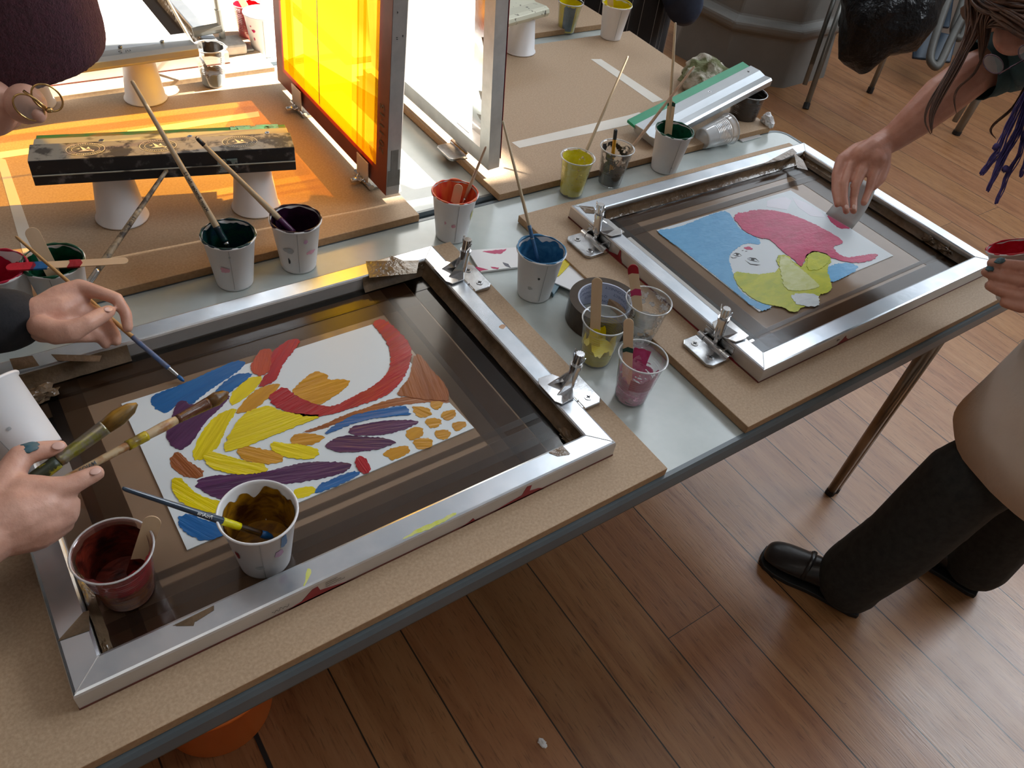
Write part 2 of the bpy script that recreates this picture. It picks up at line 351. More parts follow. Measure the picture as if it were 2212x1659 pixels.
def organic(name, chains, m, parent=None, voxel=.003, sm=6, blobs=()):
    """one continuous body surface: tapered limbs merged by a voxel remesh"""
    bm = BM()
    for ch in chains:
        pts = []; rad = []
        for (a, ra), (b, rb) in zip(ch, ch[1:]):
            a, b = Vector(a), Vector(b)
            for k in range(4): pts.append(a.lerp(b, k / 4)); rad.append(ra + (rb - ra) * k / 4)
        pts.append(Vector(ch[-1][0])); rad.append(ch[-1][1])
        atube(bm, pts, rad, 14)
        for p, r in ((pts[0], rad[0]), (pts[-1], rad[-1])):
            ret = bmesh.ops.create_icosphere(bm, subdivisions=2, radius=r * .99)
            for v in ret['verts']: v.co += p
    for c, rx, ry, rz, m3 in blobs:
        ret = bmesh.ops.create_icosphere(bm, subdivisions=3, radius=1)
        for v in ret['verts']:
            q = Vector((v.co.x * rx, v.co.y * ry, v.co.z * rz)); v.co = Vector(c) + (m3 @ q if m3 is not None else q)
    o = finish(name, bm, m, None, smooth=True)
    r = o.modifiers.new('remesh', 'REMESH'); r.mode = 'VOXEL'; r.voxel_size = voxel; r.use_smooth_shade = True
    s = o.modifiers.new('smooth', 'SMOOTH'); s.iterations = sm; s.factor = .5
    if parent is not None: keep(o, parent)
    return o

# ------------------------------------------------------------------ the room
def struct(name, bm, m):
    o = finish(name, bm, m); o['kind'] = 'structure'; return o
bm = BM(); abox(bm, -4, 5.6, -4, 6.1, -.05, 0); struct('floor', bm, floor_material())
bm = BM(); abox(bm, -4, 5.6, -4, 6.1, 6.0, 6.1); struct('ceiling', bm, mat('white_ceiling', (.80, .81, .82), None, rough=.9))
bm = BM(); abox(bm, -4.1, -4, -4, 6.1, 0, 6.0); struct('wall_left', bm, M_wall)
bm = BM(); abox(bm, -4, 5.6, -4.1, -4, 0, 6.0); struct('wall_near', bm, M_wall)
def wall_with_hole(name, axis, at, u0, u1, z1, holes):
    bm = BM(); us = sorted({u0, u1} | {h[0] for h in holes} | {h[1] for h in holes}); zs = sorted({0, z1} | {h[2] for h in holes} | {h[3] for h in holes})
    for a, b in zip(us, us[1:]):
        for c, d in zip(zs, zs[1:]):
            mu, mz = (a + b) / 2, (c + d) / 2
            if any(h[0] < mu < h[1] and h[2] < mz < h[3] for h in holes): continue
            if axis == 'x': abox(bm, at, at + .12, a, b, c, d)
            else: abox(bm, a, b, at, at + .12, c, d)
    struct(name, bm, M_wall)
# right wall: high clear window (the sun comes in) over one shut by an added sun-blocking pane, and a like bay nearer the camera
SY0, SY1, SZ0, SZ1 = .48, 2.6, 4.15, 5.6
wall_with_hole('wall_right', 'x', 5.5, -4, 6.1, 6.0, [(SY0, SY1, SZ0, SZ1), (.27, 3.5, 1.85, 3.15), (-2.4, -.05, 2.1, 4.5)])
wall_with_hole('wall_back', 'y', 6.0, -4, 5.6, 6.0, [(1.5, 5.45, 3.2, 5.5)])
for i, (ax, a, b, c, d, sill) in enumerate([('x', SY0, SY1, SZ0, SZ1, 0), ('x', .27, 3.5, 1.85, 3.15, 1), ('x', -2.4, -.05, 2.1, 4.5, 1), ('y', 1.5, 5.45, 3.2, 5.5, 1)]):
    bm = BM(); k = .04
    for (p, q, r_, s_) in ((a, b, c, c + k), (a, b, d - k, d), (a, a + k, c, d), (b - k, b, c, d)):
        if ax == 'x': abox(bm, 5.52, 5.60, p, q, r_, s_)
        else: abox(bm, p, q, 6.02, 6.10, r_, s_)
    fr = struct('window_%d' % (i + 1), bm, M_paper)
    if sill:
        bm = BM()
        if ax == 'x': abox(bm, 5.55, 5.56, a, b, c, d)
        else: abox(bm, a, b, 6.05, 6.06, c, d)
        part('added_opaque_pane', bm, M_wallgrey, fr)  # unseen opaque pane, added to keep direct sun out of this window

# ------------------------------------------------------------------ folding tables
def rounded_rect(x0, x1, y0, y1, r, n=6):
    pts = []
    for cx, cy, a0 in ((x1 - r, y0 + r, -90), (x1 - r, y1 - r, 0), (x0 + r, y1 - r, 90), (x0 + r, y0 + r, 180)):
        for k in range(n + 1):
            a = math.radians(a0 + 90 * k / n); pts.append((cx + r * math.cos(a), cy + r * math.sin(a)))
    return pts
def table(name, x0, x1, y0, y1, label, legs):
    t = thing(name, ((x0 + x1) / 2, (y0 + y1) / 2, 0), label, 'table', 'folding tables standing side by side')
    bm = BM(); aprism(bm, rounded_rect(x0 + .008, x1 - .008, y0 + .008, y1 - .008, .035), H - .022, H); part('table_top', bm, M_top, t)
    bm = BM(); o_ = rounded_rect(x0, x1, y0, y1, .045, 8); i_ = rounded_rect(x0 + .011, x1 - .011, y0 + .011, y1 - .011, .036, 8)
    vo = [[bm.verts.new((p[0], p[1], z)) for p in o_] for z in (H - .03, H - .006)]; vt = [bm.verts.new((p[0] * .0 + q[0] * .0 + (p[0] * .7 + q[0] * .3), p[1] * .7 + q[1] * .3, H + .0012)) for p, q in zip(o_, i_)]
    vi = [[bm.verts.new((p[0], p[1], z)) for p in i_] for z in (H + .0008, H - .03)]
    rg = [vo[0], vo[1], vt, vi[0], vi[1]]; n = len(o_)
    for a, b in zip(rg, rg[1:] + rg[:1]):
        for k in range(n): bm.faces.new((a[k], a[(k + 1) % n], b[(k + 1) % n], b[k]))
    part('edge_trim', bm, M_edge, t, smooth=False)
    bm = BM(); abox(bm, x0 + .02, x1 - .03, y0 + .012, y0 + .03, H - .062, H - .03); abox(bm, x0 + .02, x1 - .03, y1 - .03, y1 - .012, H - .062, H - .03)
    part('apron', bm, M_apron, t, bevel=.003)
    for (lx, ly, tx, ty) in legs:
        bm = BM()
        for k in (-1, 1): atube(bm, [(lx + k * .011, ly, 0.012), (tx + k * .016, ty, H - .06)], [.0125, .016], 12)
        lg = part('leg', bm, M_legsteel, t, smooth=True)
        bm = BM(); atube(bm, [(lx - .011, ly, 0), (lx - .011, ly, .016)], .0135, 12); atube(bm, [(lx + .011, ly, 0), (lx + .011, ly, .016)], .0135, 12); part('foot_cap', bm, M_blackrubber, lg)
    return t
table('folding_table', -.25, 2.0, 0, .782, 'nearest folding table, pale top with dark rounded edge, carrying two printing screens',
      [(1.843, .073, 1.86, .075), (1.84, .70, 1.855, .70), (-.1, .07, -.12, .07), (-.1, .70, -.12, .70)])
table('folding_table', -.25, 1.985, .796, 1.556, 'middle folding table behind the gap, with two screens raised upright', [(1.86, .87, 1.87, .87), (1.86, 1.48, 1.87, 1.48), (-.1, .87, -.12, .87)])
table('folding_table', -.45, 1.45, 1.570, 2.33, 'farthest folding table at the top left, partly sunlit', [(1.3, 1.64, 1.31, 1.64), (-.3, 1.64, -.31, 1.64)])

# ------------------------------------------------------------------ MDF printing boards with masking tape registration marks
def board(x0, x1, y0, y1, label, skew=0):
    t = bpy.data.objects
    bm = BM(); aprism(bm, [(x0, y0), (x1, y0), (x1 + skew, y1), (x0, y1)], H + .0015, BD, 0)
    for f in bm.faces:
        f.normal_update()
        if abs(f.normal.z) < .5: f.material_index = 1
    o = finish('mdf_board', bm, [M_mdf, M_mdf_edge], bevel=.0012); tag(o, label, 'board', 'MDF printing base boards'); return o
bA = board(-.17, .8615, .008, .664, 'tan MDF board under the near left screen with the abstract painting')
bB = board(1.045, 1.925, .008, .688, 'tan MDF board under the right screen with the pink and blue portrait')
bC = board(-.15, .852, .772, 1.485, 'tan MDF board under the black ink-crusted squeegee, behind the near left screen')
bD = board(1.052, 1.945, .772, 1.43, 'tan MDF board behind, with two white tape marks under the green squeegee', .045)
bE = board(-.25, .842, 1.508, 2.12, 'MDF board at the top left on the farthest table')
bF = board(1.06, 1.98, 1.50, 2.1, 'MDF board at the top centre behind the paint-flecked squeegee')
def tape_strip(pts, parent, z=BD):
    bm = BM(); aprism(bm, pts, z + .0001, z + .0006); return part('masking_tape', bm, M_tapewhite, parent)
tape_strip([(1.209,0.9565),(1.212,0.927),(1.559,0.9228),(1.655,0.9204),(1.632,0.9698),(1.588,0.9662)], bD)
tape_strip([(1.718,1.29),(1.75,1.28),(1.752,1.005),(1.711,1.002)], bD)
tape_strip([(0.1799,1.3),(0.2485,1.296),(0.247,1.272),(0.1752,1.274)], bC)
tape_strip([(0.4258,1.304),(0.7158,1.297),(0.7096,1.272),(0.423,1.276)], bC)
tape_strip([(0.1701,1.282),(0.1838,1.267),(0.1722,0.9379),(0.1497,0.9359)], bC)

# ------------------------------------------------------------------ screens
def ring_frame(W, Dp, bw, h, mtop, round_=.004):
    """aluminium tube frame in local coords, x 0..W, y 0..Dp, z 0..h, rounded profile"""
    bm = BM(); prof = [(0, 0), (0, h - round_), (round_ * .3, h - round_ * .3), (round_, h), (bw - round_, h), (bw - round_ * .3, h - round_ * .3), (bw, h - round_), (bw, 0)]
    rings = []
    for ins, z in prof:
        rings.append([bm.verts.new(p) for p in ((ins, ins, z), (W - ins, ins, z), (W - ins, Dp - ins, z), (ins, Dp - ins, z))])
    for a, b in zip(rings, rings[1:] + rings[:1]):
        for k in range(4):
            f = bm.faces.new((a[k], a[(k + 1) % 4], b[(k + 1) % 4], b[k]))
    bm.normal_update()
    return bm
def lying_screen(name, loc, ang, W, Dp, label, white, ox=0):
    t = thing(name, loc, label, 'screen', 'screen printing frames', ang); bpy.context.view_layer.update()
    bw = .037; h = .031
    bm = ring_frame(W, Dp, bw, h, M_alu)
    for f in bm.faces:
        f.normal_update()
        if abs(f.normal.z) < .4: f.material_index = 1
    o = finish('aluminium_frame', bm, [M_alu, M_alu_side], t)
    # mitre welds
    bm = BM()
    for cx, cy, sx, sy in ((0, 0, 1, 1), (W, 0, -1, 1), (W, Dp, -1, -1), (0, Dp, 1, -1)):
        atube(bm, [(cx + sx * .003, cy + sy * .003, h + .0001), (cx + sx * (bw - .002), cy + sy * (bw - .002), h + .0001)], .0007, 6)
    finish('weld_seam', bm, M_alu_side, t)
    # mesh, opaque where taped
    bm = BM(); abox(bm, bw - .001, W - bw + .001, bw - .001, Dp - bw + .001, .0022, .0034); finish('taped_mesh', bm, M_tapebase, t)
    # red glue line at the foot of the frame
    bm = BM()
    for (x0, x1, y0, y1) in ((-.0006, W + .0006, -.0006, .0), (-.0006, W + .0006, Dp, Dp + .0006), (-.0006, 0, 0, Dp), (W, W + .0006, 0, Dp)):
        abox(bm, x0, x1, y0, y1, -.0003, .0028)
    finish('glue_line', bm, mat('dried_red_glue', (.14, .02, .018), (.09, .035, .02), 40, .5), t)['label'] = 'dark red glue line'
    return t
def strips(t, W, Dp, lst, z=.0036):
    for k, (x0, x1, y0, y1, mm, tw) in enumerate(lst):
        bm = BM(); zz = z + .00012 * (k % 9)
        vs = [bm.verts.new(p) for p in ((x0, y0, zz), (x1, y0 + tw, zz), (x1, y1 + tw, zz), (x0, y1, zz))]; bm.faces.new(vs)
        finish('tape_strip', bm, mm, t)
W_, D_ = .765, .562
scA = lying_screen('printing_screen', (.034, .070, BD + .0006), 0, W_, D_, 'near left aluminium printing screen with the colourful abstract painting on its mesh', None)
scB = lying_screen('printing_screen', (1.141, .075, BD + .0006), .0, W_, D_, 'right aluminium printing screen with the blue, pink and yellow portrait', None)
i0, i1, j0, j1 = .037, W_ - .037, .037, D_ - .037
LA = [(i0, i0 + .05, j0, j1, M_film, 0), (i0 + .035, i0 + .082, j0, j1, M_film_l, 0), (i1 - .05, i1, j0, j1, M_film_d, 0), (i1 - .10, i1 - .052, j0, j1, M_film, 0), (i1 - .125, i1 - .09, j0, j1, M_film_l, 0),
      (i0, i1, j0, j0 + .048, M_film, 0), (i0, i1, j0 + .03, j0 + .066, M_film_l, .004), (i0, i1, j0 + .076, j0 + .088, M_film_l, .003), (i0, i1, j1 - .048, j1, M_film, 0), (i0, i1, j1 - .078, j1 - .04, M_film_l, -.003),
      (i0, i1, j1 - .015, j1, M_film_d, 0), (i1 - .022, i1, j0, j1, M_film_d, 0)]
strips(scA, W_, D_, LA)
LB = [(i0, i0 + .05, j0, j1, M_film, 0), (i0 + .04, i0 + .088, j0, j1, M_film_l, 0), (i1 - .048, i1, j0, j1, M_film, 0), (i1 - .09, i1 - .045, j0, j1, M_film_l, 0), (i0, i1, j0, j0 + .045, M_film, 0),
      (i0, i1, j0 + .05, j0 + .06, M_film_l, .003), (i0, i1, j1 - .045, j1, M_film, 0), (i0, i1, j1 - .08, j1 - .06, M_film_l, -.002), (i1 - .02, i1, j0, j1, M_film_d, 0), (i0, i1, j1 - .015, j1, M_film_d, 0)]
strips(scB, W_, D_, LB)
def inworld(t, name, pts, z0, z1, m, **kw):
    bm = BM(); aprism(bm, pts, z0, z1); return part(name, bm, m, t, **kw)
inworld(scA, 'open_mesh_area', [(0.1954,0.2089),(0.635,0.215),(0.6072,0.4997),(0.1949,0.4989)], .7608, .7640, M_white)['label'] = 'white paper seen through the open mesh'
inworld(scB, 'open_mesh_area', [(1.29,0.2127),(1.733,0.2145),(1.721,0.5077),(1.287,0.5139)], .7608, .7640, M_white)['label'] = 'white paper seen through the open mesh'

# paint colours
BLUE = paint('blue', (.012, .115, .34), (.008, .085, .27)); SKY = paint('sky_blue', (.10, .34, .62), (.13, .40, .68))
PURP = paint('purple', (.085, .022, .085), (.05, .012, .055)); RED = paint('red', (.36, .007, .018), (.26, .005, .012))
ORED = paint('orange_red', (.42, .06, .02), (.34, .04, .014)); YEL = paint('yellow', (.66, .55, .0), (.58, .46, .0))
OCH = paint('ochre', (.50, .245, .012), (.40, .18, .008)); SIE = paint('sienna', (.27, .085, .024), (.21, .06, .015))
PINK = paint('magenta', (.52, .018, .115), (.42, .012, .085)); LIME = paint('lime', (.50, .52, .01), (.36, .42, .01)); PALE = paint('pale_lime', (.60, .64, .32), (.48, .52, .16))
PWHITE = paint('milky_white', (.62, .68, .70), (.5, .56, .6)); DGREEN = paint('dark_green', (.005, .075, .035), (.004, .012, .014)); BLK = paint('black', (.01, .01, .012), (.02, .02, .02))
FP = paint('flesh_pink', (.62, .10, .28), (.5, .04, .14))
paints = [
 ('blue', BLUE, [(0.2311,0.482),(0.2372,0.4964),(0.2881,0.499),(0.3338,0.5085),(0.3739,0.5142),(0.3849,0.5055),(0.3801,0.4982),(0.3665,0.489),(0.3142,0.469),(0.2887,0.4553),(0.2799,0.4511),(0.2768,0.4644),(0.2625,0.4601),(0.243,0.4501),(0.2375,0.4614),(0.232,0.4729)]),
 ('blue', BLUE, [(0.3189,0.4606),(0.33,0.4701),(0.3633,0.4858),(0.3831,0.4743),(0.3767,0.4681),(0.3479,0.4549),(0.3334,0.4473),(0.3228,0.4497)]),
 ('purple', PURP, [(0.2364,0.4228),(0.2523,0.4452),(0.2641,0.465),(0.2772,0.4656),(0.2791,0.4486),(0.3334,0.4473),(0.3399,0.4439),(0.3164,0.4265),(0.2857,0.4082),(0.2654,0.3858),(0.2555,0.3776),(0.2376,0.3712),(0.23,0.3911),(0.2313,0.4092)]),
 ('orange red', ORED, [(0.3838,0.4867),(0.3991,0.505),(0.4189,0.5234),(0.4331,0.5114),(0.4214,0.4776),(0.4008,0.4623),(0.3878,0.4657)]),
 ('red', RED, [(0.427,0.5068),(0.4481,0.5167),(0.4685,0.5239),(0.4824,0.5154),(0.466,0.4977),(0.4442,0.4818),(0.4276,0.4672),(0.4127,0.4461),(0.3983,0.4409),(0.3775,0.4391),(0.3951,0.4581),(0.4155,0.4733)]),
 ('yellow', YEL, [(0.3383,0.4448),(0.3574,0.4593),(0.3794,0.4699),(0.3953,0.4588),(0.3787,0.4424),(0.3586,0.4314),(0.3358,0.4223),(0.3329,0.4327)]),
 ('ochre', OCH, [(0.3327,0.4086),(0.3498,0.4233),(0.3732,0.4383),(0.4061,0.44),(0.4133,0.4302),(0.4043,0.4255),(0.3881,0.4156),(0.3629,0.4018),(0.3509,0.4007),(0.3362,0.4025)]),
 ('yellow', YEL, [(0.291,0.3481),(0.3085,0.3686),(0.3298,0.3909),(0.3515,0.4026),(0.383,0.3981),(0.3872,0.3842),(0.4087,0.3643),(0.4472,0.3414),(0.4087,0.3412),(0.3495,0.3388),(0.317,0.337),(0.2943,0.3398)]),
 ('yellow', YEL, [(0.2496,0.3518),(0.2578,0.3684),(0.277,0.3933),(0.3024,0.4136),(0.3303,0.4179),(0.3362,0.4105),(0.3179,0.3942),(0.3016,0.3749),(0.2888,0.3546),(0.2751,0.3513),(0.2593,0.3415)]),
 ('ochre', OCH, [(0.4217,0.4113),(0.446,0.4269),(0.4638,0.4338),(0.4737,0.4369),(0.4877,0.4202),(0.48,0.4082),(0.503,0.402),(0.513,0.3868),(0.486,0.3755),(0.4666,0.3701),(0.445,0.3638),(0.4324,0.3816),(0.4256,0.3941)]),
 ('red', RED, [(0.6055,0.5036),(0.6288,0.5066),(0.6365,0.4705),(0.6403,0.4328),(0.6314,0.4057),(0.6077,0.3736),(0.5722,0.3462),(0.5442,0.3355),(0.4886,0.3367),(0.4562,0.3387),(0.4271,0.3465),(0.4068,0.3643),(0.3889,0.3881),(0.3835,0.4116),(0.3944,0.4211),(0.4169,0.4265),(0.4218,0.4041),(0.4332,0.3832),(0.4455,0.3648),(0.4662,0.3512),(0.4992,0.3584),(0.5339,0.3625),(0.565,0.3754),(0.5855,0.3947),(0.6016,0.4273),(0.6068,0.4597),(0.6061,0.4815)]),
 ('sienna', SIE, [(0.5608,0.3306),(0.5783,0.3437),(0.5994,0.3554),(0.6262,0.3924),(0.641,0.403),(0.641,0.3732),(0.6401,0.3522),(0.6443,0.3215),(0.6349,0.2836),(0.6183,0.2867),(0.5918,0.3057),(0.5736,0.3205)]),
 ('sienna', SIE, [(0.3987,0.3271),(0.4317,0.3254),(0.4728,0.33),(0.5056,0.3279),(0.5404,0.3282),(0.5686,0.323),(0.5915,0.3113),(0.6299,0.2823),(0.6289,0.2767),(0.5984,0.2954),(0.5509,0.3106),(0.5214,0.3168),(0.4929,0.3196),(0.4508,0.3183),(0.419,0.3193)]),
 ('blue', BLUE, [(0.4293,0.3092),(0.45,0.3168),(0.4821,0.3233),(0.5109,0.3173),(0.5408,0.3123),(0.5611,0.3049),(0.5648,0.2955),(0.561,0.2825),(0.5407,0.2915),(0.5134,0.3012),(0.4848,0.3074),(0.4577,0.3071),(0.4323,0.3049)]),
 ('purple', PURP, [(0.4615,0.298),(0.4764,0.3031),(0.5003,0.2964),(0.5279,0.2878),(0.5644,0.2688),(0.5659,0.2636),(0.5459,0.261),(0.5147,0.263),(0.4883,0.2727),(0.4643,0.2867)]),
 ('purple', PURP, [(0.4189,0.2864),(0.4349,0.2931),(0.4564,0.2915),(0.4792,0.2753),(0.5109,0.2558),(0.5153,0.2423),(0.4996,0.2423),(0.4752,0.247),(0.4413,0.2601),(0.4252,0.2722)]),
 ('yellow', YEL, [(0.3547,0.3306),(0.3702,0.3196),(0.3919,0.3027),(0.4089,0.2883),(0.4089,0.2775),(0.397,0.2705),(0.378,0.2794),(0.3602,0.2955),(0.3492,0.3146)]),
 ('ochre', OCH, [(0.3844,0.328),(0.4015,0.3246),(0.423,0.3105),(0.4281,0.3022),(0.4211,0.2976),(0.3996,0.298),(0.3773,0.309)]),
 ('ochre', OCH, [(0.3101,0.3453),(0.3218,0.3397),(0.3422,0.3203),(0.3639,0.3021),(0.3581,0.288),(0.3442,0.2884),(0.3245,0.299),(0.3079,0.3174),(0.3063,0.3288)]),
 ('yellow', YEL, [(0.2638,0.3495),(0.274,0.3532),(0.2923,0.3343),(0.3109,0.3113),(0.332,0.2948),(0.3338,0.281),(0.3099,0.2849),(0.288,0.298),(0.2685,0.3173),(0.263,0.3318)]),
 ('sienna', SIE, [(0.2194,0.3593),(0.2327,0.3742),(0.2379,0.3715),(0.2436,0.3464),(0.2555,0.3247),(0.2543,0.3153),(0.243,0.3134),(0.2321,0.3218),(0.2223,0.3388)]),
 ('purple', PURP, [(0.2357,0.3095),(0.2563,0.312),(0.2864,0.2982),(0.3263,0.2805),(0.3618,0.2769),(0.3923,0.2684),(0.434,0.2448),(0.4372,0.2352),(0.4264,0.2292),(0.3985,0.2314),(0.3486,0.2457),(0.3197,0.2639),(0.3045,0.2709),(0.2883,0.2748),(0.2645,0.2574),(0.2481,0.2784)]),
 ('yellow', YEL, [(0.2105,0.3262),(0.2252,0.3273),(0.2275,0.3084),(0.2335,0.2906),(0.2457,0.2719),(0.2614,0.2585),(0.2501,0.2412),(0.2388,0.2521),(0.2247,0.2645),(0.2126,0.2829),(0.2084,0.2983)]),
 ('blue', BLUE, [(0.3723,0.2173),(0.3845,0.2257),(0.4074,0.2259),(0.4349,0.2265),(0.4429,0.2166),(0.428,0.2122),(0.4008,0.2118),(0.3768,0.2129)]),
 ('yellow', YEL, [(0.3471,0.2335),(0.3616,0.2331),(0.379,0.2261),(0.3717,0.2139),(0.3504,0.2158),(0.3481,0.2231)]),
 ('red', RED, [(0.4448,0.2414),(0.4522,0.2455),(0.4627,0.2404),(0.4609,0.2248),(0.4583,0.2144),(0.4477,0.2123),(0.4419,0.2206)]),
 ('blue', BLUE, [(0.1994,0.2629),(0.2149,0.2629),(0.2261,0.247),(0.2436,0.2259),(0.2451,0.207),(0.2198,0.2097),(0.2101,0.2189),(0.1995,0.2403)]),
]
bpy.context.view_layer.update()
for k, (lb, mm, pts) in enumerate(paints):
    o = stroke('paint_stroke', pts, MZ + .0018 + (.0007 if k % 3 == 1 else .0002 * (k % 4)), mm, scA, seed=k, amp=.0010)
    o['label'] = lb + ' brush stroke'
for k, pts in enumerate(([(0.5687,0.2949),(0.5827,0.2941),(0.5941,0.2818),(0.5909,0.2694),(0.578,0.2674),(0.5687,0.274)], [(0.6,0.293),(0.6117,0.2914),(0.6202,0.2845),(0.6131,0.2756),(0.6024,0.2733),(0.597,0.2821)],
                        [(0.6035,0.2647),(0.6191,0.2654),(0.6296,0.2582),(0.6221,0.248),(0.6067,0.2445),(0.6007,0.2546)], [(0.5753,0.2636),(0.5889,0.2635),(0.5991,0.254),(0.5924,0.2427),(0.5767,0.2424),(0.5725,0.2531)],
                        [(0.6073,0.2384),(0.6212,0.2377),(0.6309,0.2295),(0.6205,0.2212),(0.609,0.2198),(0.6046,0.2278)], [(0.5768,0.2373),(0.5893,0.2352),(0.5995,0.2271),(0.5913,0.2153),(0.5769,0.2163),(0.573,0.2249)],
                        [(0.5363,0.2569),(0.5507,0.2601),(0.565,0.2536),(0.5593,0.2381),(0.5471,0.2353),(0.5325,0.2407)], [(0.5363,0.2354),(0.5521,0.2353),(0.5663,0.2245),(0.56,0.2114),(0.5401,0.2139),(0.5349,0.2247)],
                        [(0.4893,0.2361),(0.5064,0.2382),(0.5274,0.2313),(0.5249,0.2187),(0.5085,0.2148),(0.4902,0.2167)])):
    stroke('paint_dab', pts, MZ + .0019, OCH, scA, seed=50 + k, amp=.0012)['label'] = 'ochre dab of paint'
paintsB = [
 ('sky blue', SKY, [(1.284,0.5156),(1.331,0.5009),(1.414,0.5074),(1.482,0.5112),(1.498,0.4989),(1.482,0.4675),(1.468,0.431),(1.485,0.3928),(1.469,0.3734),(1.443,0.3949),(1.398,0.3858),(1.364,0.3716),(1.342,0.3389),(1.318,0.3084),(1.302,0.2756),(1.305,0.2397),(1.331,0.2095),(1.288,0.2107),(1.291,0.3073),(1.291,0.4187),(1.285,0.4799)]),
 ('sky blue', SKY, [(1.561,0.2565),(1.614,0.24),(1.615,0.2152),(1.533,0.2098),(1.51,0.2112),(1.522,0.2383)]),
 ('magenta', PINK, [(1.494,0.4883),(1.574,0.4792),(1.623,0.449),(1.655,0.3883),(1.668,0.3181),(1.661,0.2951),(1.624,0.3008),(1.611,0.2761),(1.617,0.2561),(1.651,0.2482),(1.709,0.2335),(1.673,0.2235),(1.642,0.2274),(1.606,0.241),(1.578,0.2808),(1.571,0.3038),(1.534,0.3006),(1.484,0.2721),(1.496,0.2931),(1.496,0.3324),(1.501,0.3552),(1.504,0.3843),(1.485,0.3928),(1.471,0.4298),(1.483,0.4565)]),
 ('yellow green', LIME, [(1.337,0.3316),(1.367,0.3082),(1.385,0.2963),(1.436,0.2867),(1.467,0.3304),(1.497,0.3222),(1.487,0.2923),(1.495,0.2744),(1.552,0.3124),(1.588,0.2925),(1.581,0.2648),(1.54,0.2493),(1.513,0.2142),(1.485,0.1885),(1.446,0.1955),(1.436,0.1779),(1.38,0.1829),(1.361,0.176),(1.345,0.1857),(1.348,0.198),(1.324,0.2169),(1.307,0.242),(1.307,0.2692),(1.314,0.3012)]),
 ('pale green', PALE, [(1.469,0.3233),(1.491,0.3181),(1.482,0.2883),(1.484,0.2729),(1.478,0.2334),(1.474,0.2079),(1.421,0.2183),(1.393,0.2386),(1.422,0.273)]),
 ('milky', PWHITE, [(1.394,0.2225),(1.437,0.2051),(1.443,0.1868),(1.414,0.1663),(1.377,0.1907),(1.383,0.2059)]),
 ('green', LIME, [(1.546,0.3038),(1.578,0.2919),(1.584,0.2719),(1.539,0.2529),(1.504,0.2546),(1.495,0.2681)]),
 ('magenta', PINK, [(1.721,0.3991),(1.737,0.3729),(1.733,0.333),(1.724,0.3301),(1.701,0.3411),(1.703,0.3679)]),
 ('pink lips', PINK, [(1.423,0.3836),(1.44,0.381),(1.442,0.3701),(1.432,0.3697),(1.423,0.3765)]),
]
for k, (lb, mm, pts) in enumerate(paintsB):
    stroke('paint_stroke', pts, MZ + .0018 + .0008 * (k in (2, 3)) + .0016 * (k in (4, 5, 6)), mm, scB, seed=80 + k, amp=.0013, knife=True)['label'] = lb + ' paint'
for nm, pts in (('eye_line', [(1.381,0.3748),(1.393,0.3769),(1.399,0.3714),(1.398,0.3633),(1.397,0.3696),(1.39,0.3748)]), ('eye_line', [(1.381,0.3738),(1.383,0.3679),(1.389,0.3639),(1.397,0.3629),(1.39,0.3652),(1.385,0.3695)]),
                ('iris', [(1.391,0.3739),(1.396,0.3719),(1.393,0.3675),(1.388,0.3677),(1.388,0.3707)]), ('iris', [(1.411,0.3477),(1.416,0.3444),(1.412,0.3394),(1.407,0.3404),(1.406,0.344)]),
                ('eye_line', [(1.401,0.3513),(1.411,0.3504),(1.42,0.3437),(1.418,0.3307),(1.417,0.3413),(1.409,0.3484)]), ('eye_line', [(1.4,0.3495),(1.403,0.3425),(1.409,0.3358),(1.416,0.33),(1.411,0.3371),(1.405,0.3442)]),
                ('eyebrow', [(1.371,0.3718),(1.374,0.3662),(1.384,0.3628),(1.378,0.3629),(1.371,0.3655)]), ('eyebrow', [(1.392,0.3485),(1.394,0.3341),(1.412,0.3218),(1.402,0.3237),(1.391,0.3328)]),
                ('nose_mark', [(1.412,0.3773),(1.416,0.3766),(1.416,0.3749),(1.412,0.3758)]), ('nose_mark', [(1.417,0.3723),(1.422,0.3712),(1.422,0.3697),(1.417,0.3707)])):
    inworld(scB, 'drawn_' + nm, pts, MZ + .0018, MZ + .0023, M_ink)
# grey shading patches of the print under the mesh
for pts in ([(1.624,0.4972),(1.682,0.4935),(1.685,0.4719),(1.641,0.4497),(1.604,0.4794)], [(1.698,0.4838),(1.715,0.4506),(1.714,0.4077),(1.705,0.389),(1.677,0.4067),(1.677,0.446)]):
    inworld(scB, 'grey_tint', pts, MZ + .0018, MZ + .0022, mat('lavender_tint', (.60, .60, .68), None, rough=.2))
